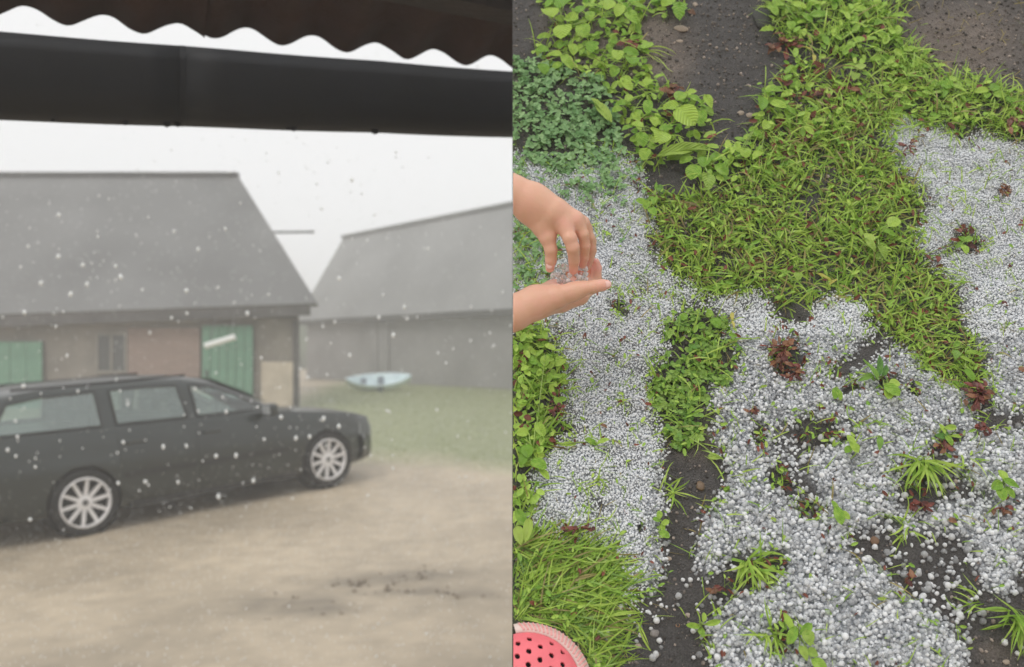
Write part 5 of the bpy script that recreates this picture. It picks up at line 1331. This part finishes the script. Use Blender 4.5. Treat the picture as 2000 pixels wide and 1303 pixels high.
def hand(name, palm, fingers, kp, bumps, tips, parent, lo, hi, carve=()):
    vs = .0011
    dims = np.ceil((hi - lo) / vs).astype(int)
    ax_ = [lo[i] + vs * np.arange(dims[i]) for i in range(3)]
    P = np.stack(np.meshgrid(*ax_, indexing='ij'), -1).astype(np.float32)
    pd_ = None
    for ch in palm:
        q = sd_chain(P, ch); pd_ = q if pd_ is None else smin(pd_, q, .011)
    for (u, v, dep, r) in carve:
        q = np.linalg.norm(P - hp(u, v, dep).astype(np.float32), axis=-1) - r * PX
        pd_ = -smin(-pd_, q, .006)
    tot = pd_
    for fch in fingers:
        q = smin(pd_, sd_chain(P, fch), kp); tot = np.minimum(tot, q)
    for (u, v, dep, r) in bumps:
        q = np.linalg.norm(P - hp(u, v, dep).astype(np.float32), axis=-1) - r * PX; tot = smin(tot, q, .005)
    tot = np.maximum(tot, .0006 - P[..., 0])
    V, Fq = surface_nets(tot, lo, vs)
    pink = np.zeros(len(V))
    for (u, v, dep, rr, am) in tips:
        pink = np.maximum(pink, am * np.exp(-(np.linalg.norm(V - hp(u, v, dep), axis=1) / (rr * PX)) ** 2))
    o = np_obj(name, V, Fq, M['skin'], parent, attrs={"pink": pink})
    sm_ = o.modifiers.new("sm", 'SMOOTH'); sm_.iterations = 2; sm_.factor = .5
    return o
kid = empty("person"); kid.location = (0, 0, 0)
tag(kid, "child reaching in from the left, bare hands holding hailstones", "person")
lo1, hi1 = hp(990, 560, -.07), hp(1185, 310, .09); lo = np.minimum(lo1, hi1); hi = np.maximum(lo1, hi1)
lo[0] = -.004
arm1 = hand("arm", [
        [(940, 346, .035, 36), (1005, 378, .038, 34), (1040, 396, .038, 32)],
        [(1040, 396, .038, 31), (1078, 418, .042, 25), (1102, 438, .044, 16)],
        [(1040, 392, .036, 29), (1085, 412, .040, 22), (1122, 428, .040, 15)],
        [(1042, 396, .030, 27), (1090, 416, .030, 20), (1136, 436, .028, 13)],
        [(1042, 400, .022, 25), (1092, 424, .018, 18), (1143, 446, .014, 11)],
        [(1036, 412, .034, 25), (1058, 440, .036, 20), (1068, 458, .036, 15)]],
    [[(1103, 441, .044, 14.5), (1113, 466, .050, 13.2), (1119, 484, .048, 12.4), (1121, 508, .036, 10.6), (1120, 528, .024, 8.8)],
     [(1124, 432, .040, 14), (1139, 458, .038, 11), (1142.5, 480, .031, 10), (1141, 502, .020, 9), (1138, 517, .012, 7.8)],
     [(1137, 438, .028, 12.5), (1152, 464, .020, 9.6), (1155, 484, .011, 8.8), (1152, 506, .001, 7.8), (1148, 521, -.006, 6.8)],
     [(1144, 447, .014, 10.5), (1157, 470, -.002, 7.8), (1158, 490, -.010, 7.0), (1154, 508, -.018, 6.2)],
     [(1064, 448, .036, 17), (1070, 466, .038, 13.6), (1076, 488, .036, 12.2), (1076, 508, .030, 10.8), (1074, 524, .024, 8.6)]],
    .008, [], [(1120, 530, .024, 18, .9), (1137, 518, .014, 16, .8), (1144, 522, .002, 16, .8), (1074, 524, .024, 18, .9), (1104, 436, .055, 12, .35), (1124, 428, .05, 12, .35), (1086, 456, .03, 14, .3)], kid, lo, hi)
lo1, hi1 = hp(990, 680, -.09), hp(1215, 480, .08); lo = np.minimum(lo1, hi1); hi = np.maximum(lo1, hi1); lo[0] = -.004
arm2 = hand("arm", [
        [(940, 634, .02, 40), (1005, 610, .018, 36), (1048, 590, .014, 30)],
        [(1048, 590, .014, 29), (1088, 578, .020, 24), (1124, 568, .026, 17)],
        [(1046, 592, .004, 28), (1095, 586, -.004, 25), (1132, 580, -.012, 17)],
        [(1044, 586, -.006, 24), (1078, 566, -.022, 19), (1108, 556, -.034, 15)],
        [(1090, 572, -.016, 20), (1128, 562, -.028, 16), (1142, 556, -.034, 13)]],
    [[(1122, 569, .026, 17), (1142, 563, .030, 13.4), (1160, 560, .032, 12.4), (1176, 557, .032, 11.2), (1185, 556, .032, 9.2)],
     [(1134, 576, -.016, 14), (1154, 564, -.026, 12), (1164, 544, -.032, 11.2), (1165, 524, -.028, 10.4), (1163, 513, -.024, 8.8)],
     [(1134, 570, -.028, 13), (1150, 555, -.042, 11), (1154, 536, -.044, 10.4), (1151, 516, -.038, 8.6)],
     [(1124, 562, -.036, 13), (1138, 548, -.052, 11), (1136, 530, -.052, 10), (1128, 520, -.044, 8.6)],
     [(1110, 558, -.036, 12), (1118, 544, -.054, 10), (1112, 530, -.052, 9), (1104, 524, -.044, 7.8)]],
    .008, [], [(1187, 556, .03, 20, .9), (1163, 512, -.024, 24, 1.0), (1151, 516, -.038, 18, .9), (1110, 556, -.01, 36, .7), (1128, 520, -.044, 18, .8)], kid, lo, hi,
    carve=[(1112, 540, .012, 30)])
def nail(u, v, dep, ang, l, wd, arm, tilt=0):
    bm = bmesh.new(); bmesh.ops.create_uvsphere(bm, u_segments=16, v_segments=10, radius=1)
    me = bpy.data.meshes.new("fingernail"); bm.to_mesh(me); bm.free(); me.materials.append(M['nail']); me.polygons.foreach_set("use_smooth", [True] * len(me.polygons))
    o = link(bpy.data.objects.new("fingernail", me), arm)
    v_ = Vector(hp(u, v, dep)) - Vector((0, 0, EYE)); zax = -v_.normalized(); xax = Vector((math.cos(-rad(ang)), 0, math.sin(-rad(ang)))); yax = zax.cross(xax).normalized(); xax = yax.cross(zax)
    Rr = Matrix((xax, yax, zax)).transposed().to_4x4()
    o.matrix_world = Matrix.Translation(hp(u, v, dep)) @ Rr @ Matrix.Rotation(rad(tilt), 4, 'X') @ Matrix.Diagonal((l * PX, wd * PX, 2.2 * PX, 1))
nail(1073.5, 517, .0265 + 8.6 * PX, 92, 8.5, 6.2, arm1)
nail(1185.5, 555.5, .032 + 8.2 * PX, -8, 8.5, 6.2, arm2)

# hailstones held in the cupped palm
random.seed(21); placed = []
for i in range(400):
    if len(placed) >= 34: break
    t = random.uniform(0, 2 * PI); q = random.random() ** .5
    u, v = 1113 + 36 * q * math.cos(t), 536 + 20 * q * math.sin(t); dep = .004 + .016 * (1 - q) + random.uniform(-.006, .004)
    r_ = random.uniform(4.2, 6.6)
    if any((u - a) ** 2 + (v - b) ** 2 + ((dep - c_) / PX) ** 2 < (.8 * (r_ + d_)) ** 2 for a, b, c_, d_ in placed): continue
    placed.append((u, v, dep, r_))
    o = link(bpy.data.objects.new("hailstone", HM[i % 4])); o.location = hp(u, v, dep); s = r_ * PX
    o.scale = (s, s * random.uniform(.85, 1), s * random.uniform(.85, 1)); o.rotation_euler = [random.uniform(0, 6) for _ in range(3)]
    tag(o, "clear hailstone held in the cupped palm of the child", "hailstone", "hailstones in the child's hand")

# ------------------------------------------------------------------ pink perforated clog at the lower left
def clog():
    ca, cb = G(np.array([1030.]), np.array([1338.]), np.array([.02])); ca, cb = float(ca[0]), float(cb[0])
    RX, RY, HT = .062, .060, .034
    root = empty("clog"); root.matrix_world = BM @ Matrix.Translation((ca, cb, 0)); 
    tag(root, "pink rubber clog toe full of small dark holes on the grass", "shoe")
    # toe dome as a fine sheet with real holes
    st = .0008; a = np.arange(-RX, RX + st, st); b = np.arange(-.11, RY + st, st)
    A2, B2 = np.meshgrid(a, b)
    rr = np.sqrt((A2 / RX) ** 2 + (np.maximum(B2, 0) / RY) ** 2)
    H2 = .012 + HT * np.sqrt(np.clip(1 - rr ** 2.6, 0, 1)) + .10 * np.clip(-B2, 0, .12) * .35
    ok = (rr < .955) & (A2 + ca > .0005)
    ang = rad(24); gx2 = A2 * math.cos(ang) + B2 * math.sin(ang); gy2 = -A2 * math.sin(ang) + B2 * math.cos(ang)
    sx, sy = .0142, .0138
    i2 = np.round(gy2 / sy); xo = gx2 - sx * .5 * (i2 % 2); j2 = np.round(xo / sx)
    hd = np.sqrt(((xo - j2 * sx) / .85) ** 2 + (gy2 - i2 * sy) ** 2)
    hole_ = (hd < .0028) & (rr < .86)
    q = ok & ~hole_
    idx = np.arange(A2.size).reshape(A2.shape)
    fk = q[:-1, :-1] & q[:-1, 1:] & q[1:, 1:] & q[1:, :-1]
    Q = np.stack([idx[:-1, :-1], idx[:-1, 1:], idx[1:, 1:], idx[1:, :-1]], -1)[fk]
    used = np.unique(Q); mp = -np.ones(A2.size, int); mp[used] = np.arange(len(used))
    V = np.stack([A2, B2, H2], -1).reshape(-1, 3)[used]
    up = np_obj("upper", V, mp[Q], mat("pink_rubber", (.85, .17, .20), .5, .06, 60, .12, 300), root)
    sd = up.modifiers.new("th", 'SOLIDIFY'); sd.thickness = .0032; sd.offset = -1
    # dark lining underneath
    k = (rr < .9) & (A2 + ca > .0008); fk = k[:-1, :-1] & k[:-1, 1:] & k[1:, 1:] & k[1:, :-1]
    sub = (slice(None, None, 4), slice(None, None, 4)); A4, B4, H4, k4 = A2[sub], B2[sub], H2[sub] - .008, k[sub]
    idx = np.arange(A4.size).reshape(A4.shape); fk = k4[:-1, :-1] & k4[:-1, 1:] & k4[1:, 1:] & k4[1:, :-1]
    np_obj("lining", np.stack([A4, B4, H4], -1).reshape(-1, 3), np.stack([idx[:-1, :-1], idx[:-1, 1:], idx[1:, 1:], idx[1:, :-1]], -1)[fk], mat("dark_lining", (.03, .015, .02), .9), root)
    # ribbed pale rim: sole band plus individual ribs
    def rim_pt(t, ro, h):
        if t < 0: return (RX * ro * 1.0, t * .1, h)
        if t > PI: return (-RX * ro, -(t - PI) * .1, h)
        return (RX * ro * math.cos(t), RY * ro * math.sin(t), h)
    m_rim = mat("pale_rubber", (.74, .60, .55), .55, .08, 80)
    m_rib = mat("pink_rib", (.72, .34, .32), .5, .06, 60)
    ts = [t for t in np.linspace(-.8, PI + .1, 90) if rim_pt(t, 1.09, 0)[0] + ca > .001]
    prof = [(.93, .022), (.965, .0265), (1.06, .0255), (1.15, .020), (1.185, .011), (1.185, 0.0)]
    P = [rim_pt(t, ro, h) for t in ts for ro, h in prof]; n = len(prof)
    MB().add(P, [(i * n + k, i * n + k + 1, (i + 1) * n + k + 1, (i + 1) * n + k) for i in range(len(ts) - 1) for k in range(n - 1)]).build("sole_band", m_rim, root, smooth=True)
    for t in np.arange(-.7, 1.7, .075):
        p0 = Vector(rim_pt(t, .985, .0268)); p1 = Vector(rim_pt(t + .075, 1.145, .0208))
        pm_ = Vector(rim_pt(t + .037, 1.065, .0262)); MB().bar(p0, pm_, .0022, .0016).bar(pm_, p1, .0022, .0016).build("rib", m_rib, root)
    return root
clog()

# ------------------------------------------------------------------ hail falling through the air over the yard
FM = [np_mesh("falling_hailstone", ICO2[0] * (1 + .08 * s * np.array([mnoise.noise(Vector(p) * 2 + Vector((s, 5, 0))) for p in ICO2[0]]))[:, None], ICO2[1], mat("white_ice%d" % s, (.84, .86, .86), .3, .05, 30)) for s in range(2)]
for s in range(2): FM[s].materials[0].name = "white_ice"
pts = [(115, 420), (114, 501), (162, 518), (226, 520), (170, 555), (55, 481), (339, 452), (387, 487), (440, 447), (364, 568), (278, 566), (335, 621), (365, 612), (48, 610), (131, 695), (80, 553), (138, 575), (483, 612), (236, 541),
       (46, 754), (34, 853), (31, 891), (69, 912), (59, 1015), (319, 873), (364, 871), (348, 942), (241, 864), (381, 759), (387, 803), (284, 941), (231, 944), (15, 879),
       (503, 795), (422, 891), (461, 890), (427, 970), (516, 858), (578, 856), (605, 853), (632, 818), (662, 833), (442, 804), (495, 939), (549, 815), (683, 694),
       (544, 337), (619, 359), (687, 351), (706, 378), (628, 407), (731, 419), (662, 544), (740, 620), (768, 655), (790, 600), (795, 622)]
rs = random.Random(5); allp = [(u, v, rs.uniform(4.0, 7.0), rs.uniform(2.6, 4.4)) for u, v in pts]
for _ in range(70): allp.append((rs.uniform(5, 980), rs.uniform(360, 1000), rs.uniform(4.5, 8), rs.uniform(1.4, 2.8)))
for _ in range(16): allp.append((rs.gauss(600, 120), rs.uniform(268, 400), rs.uniform(3, 5), rs.uniform(1.2, 2.4)))
for i, (u, v, d, rp) in enumerate(allp):
    o = link(bpy.data.objects.new("falling_hailstone", FM[i % 2])); o.location = at(u, v, d); s = rp * d / F
    o.scale = (s * .85, s * .85, s * rs.uniform(1.0, 1.5)); o.rotation_euler = (0, rs.uniform(-.3, .3), 0)
    tag(o, "white hailstone falling through the air over the yard", "hailstone", "hailstones falling through the air")

n = 16000
C = np.column_stack([rng.uniform(-14, 1.5, n), rng.uniform(4.2, 27, n), rng.uniform(-.1, 6.3, n)])
C = C[(C[:, 2] > yard_z(C[:, 0], C[:, 1]) + .02) & ~((C[:, 1] > 17.8) & (C[:, 1] < 26.5) & (C[:, 0] < -3.6))]
R = rng.uniform(.003, .0065, len(C))
V, Fx = scatter(ICO1, C, np.einsum('n,ij->nij', R, np.diag([.85, .85, 1.4])))
tag(np_obj("hail_shower", V, Fx, FM[0].materials[0]), "dense shower of small hail falling over the whole yard", "hail", None, "stuff")
n = 34000
OCT = (np.array([(1, 0, 0), (-1, 0, 0), (0, 1, 0), (0, -1, 0), (0, 0, 1), (0, 0, -1)], float), np.array([(0, 2, 4), (2, 1, 4), (1, 3, 4), (3, 0, 4), (2, 0, 5), (1, 2, 5), (3, 1, 5), (0, 3, 5)]))
gx = rng.uniform(-8, 1.2, n); gy = rng.uniform(6.8, 18, n); gz = rng.exponential(.22, n)
k = gz < 1.3; gx, gy, gz = gx[k], gy[k], gz[k]
V, Fx = scatter(OCT, np.column_stack([gx, gy, yard_z(gx, gy) + .01 + gz]), np.einsum('n,ij->nij', rng.uniform(.0015, .0038, len(gx)), np.eye(3)))
tag(np_obj("hail_splash", V, Fx, FM[0].materials[0]), "fine spray of bouncing hail hanging low over the yard round the car", "hail", None, "stuff")
n = 11000
gx = rng.uniform(-7, 1.5, n); gy = 4.6 + 12 * rng.random(n) ** 1.5
k = mud_mask(gx, gy) < .3; gx, gy = gx[k], gy[k]
R = rng.uniform(.002, .005, len(gx))
V, Fx = scatter(ICO1, np.column_stack([gx, gy, yard_z(gx, gy) + .012]), np.einsum('n,ij->nij', R, np.eye(3)))
tag(np_obj("lying_hail", V, Fx, FM[0].materials[0]), "fine hail lying scattered over the sandy yard", "hail", None, "stuff")

# ------------------------------------------------------------------ the misty air
hz = MB().box((0, 0, 2.85), (320, 320, 8.3)).build("haze", bpy.data.materials.new("haze"))
m = hz.data.materials[0]; m.use_nodes = True; t = m.node_tree; t.nodes.clear()
pv = t.nodes.new("ShaderNodeVolumePrincipled"); pv.inputs["Color"].default_value = (.97, .97, .97, 1); pv.inputs["Density"].default_value = .0125; pv.inputs["Anisotropy"].default_value = .2
mo = t.nodes.new("ShaderNodeOutputMaterial"); t.links.new(pv.outputs[0], mo.inputs["Volume"])
tag(hz, "pale mist of hail and rain filling the air", "haze", None, "stuff")
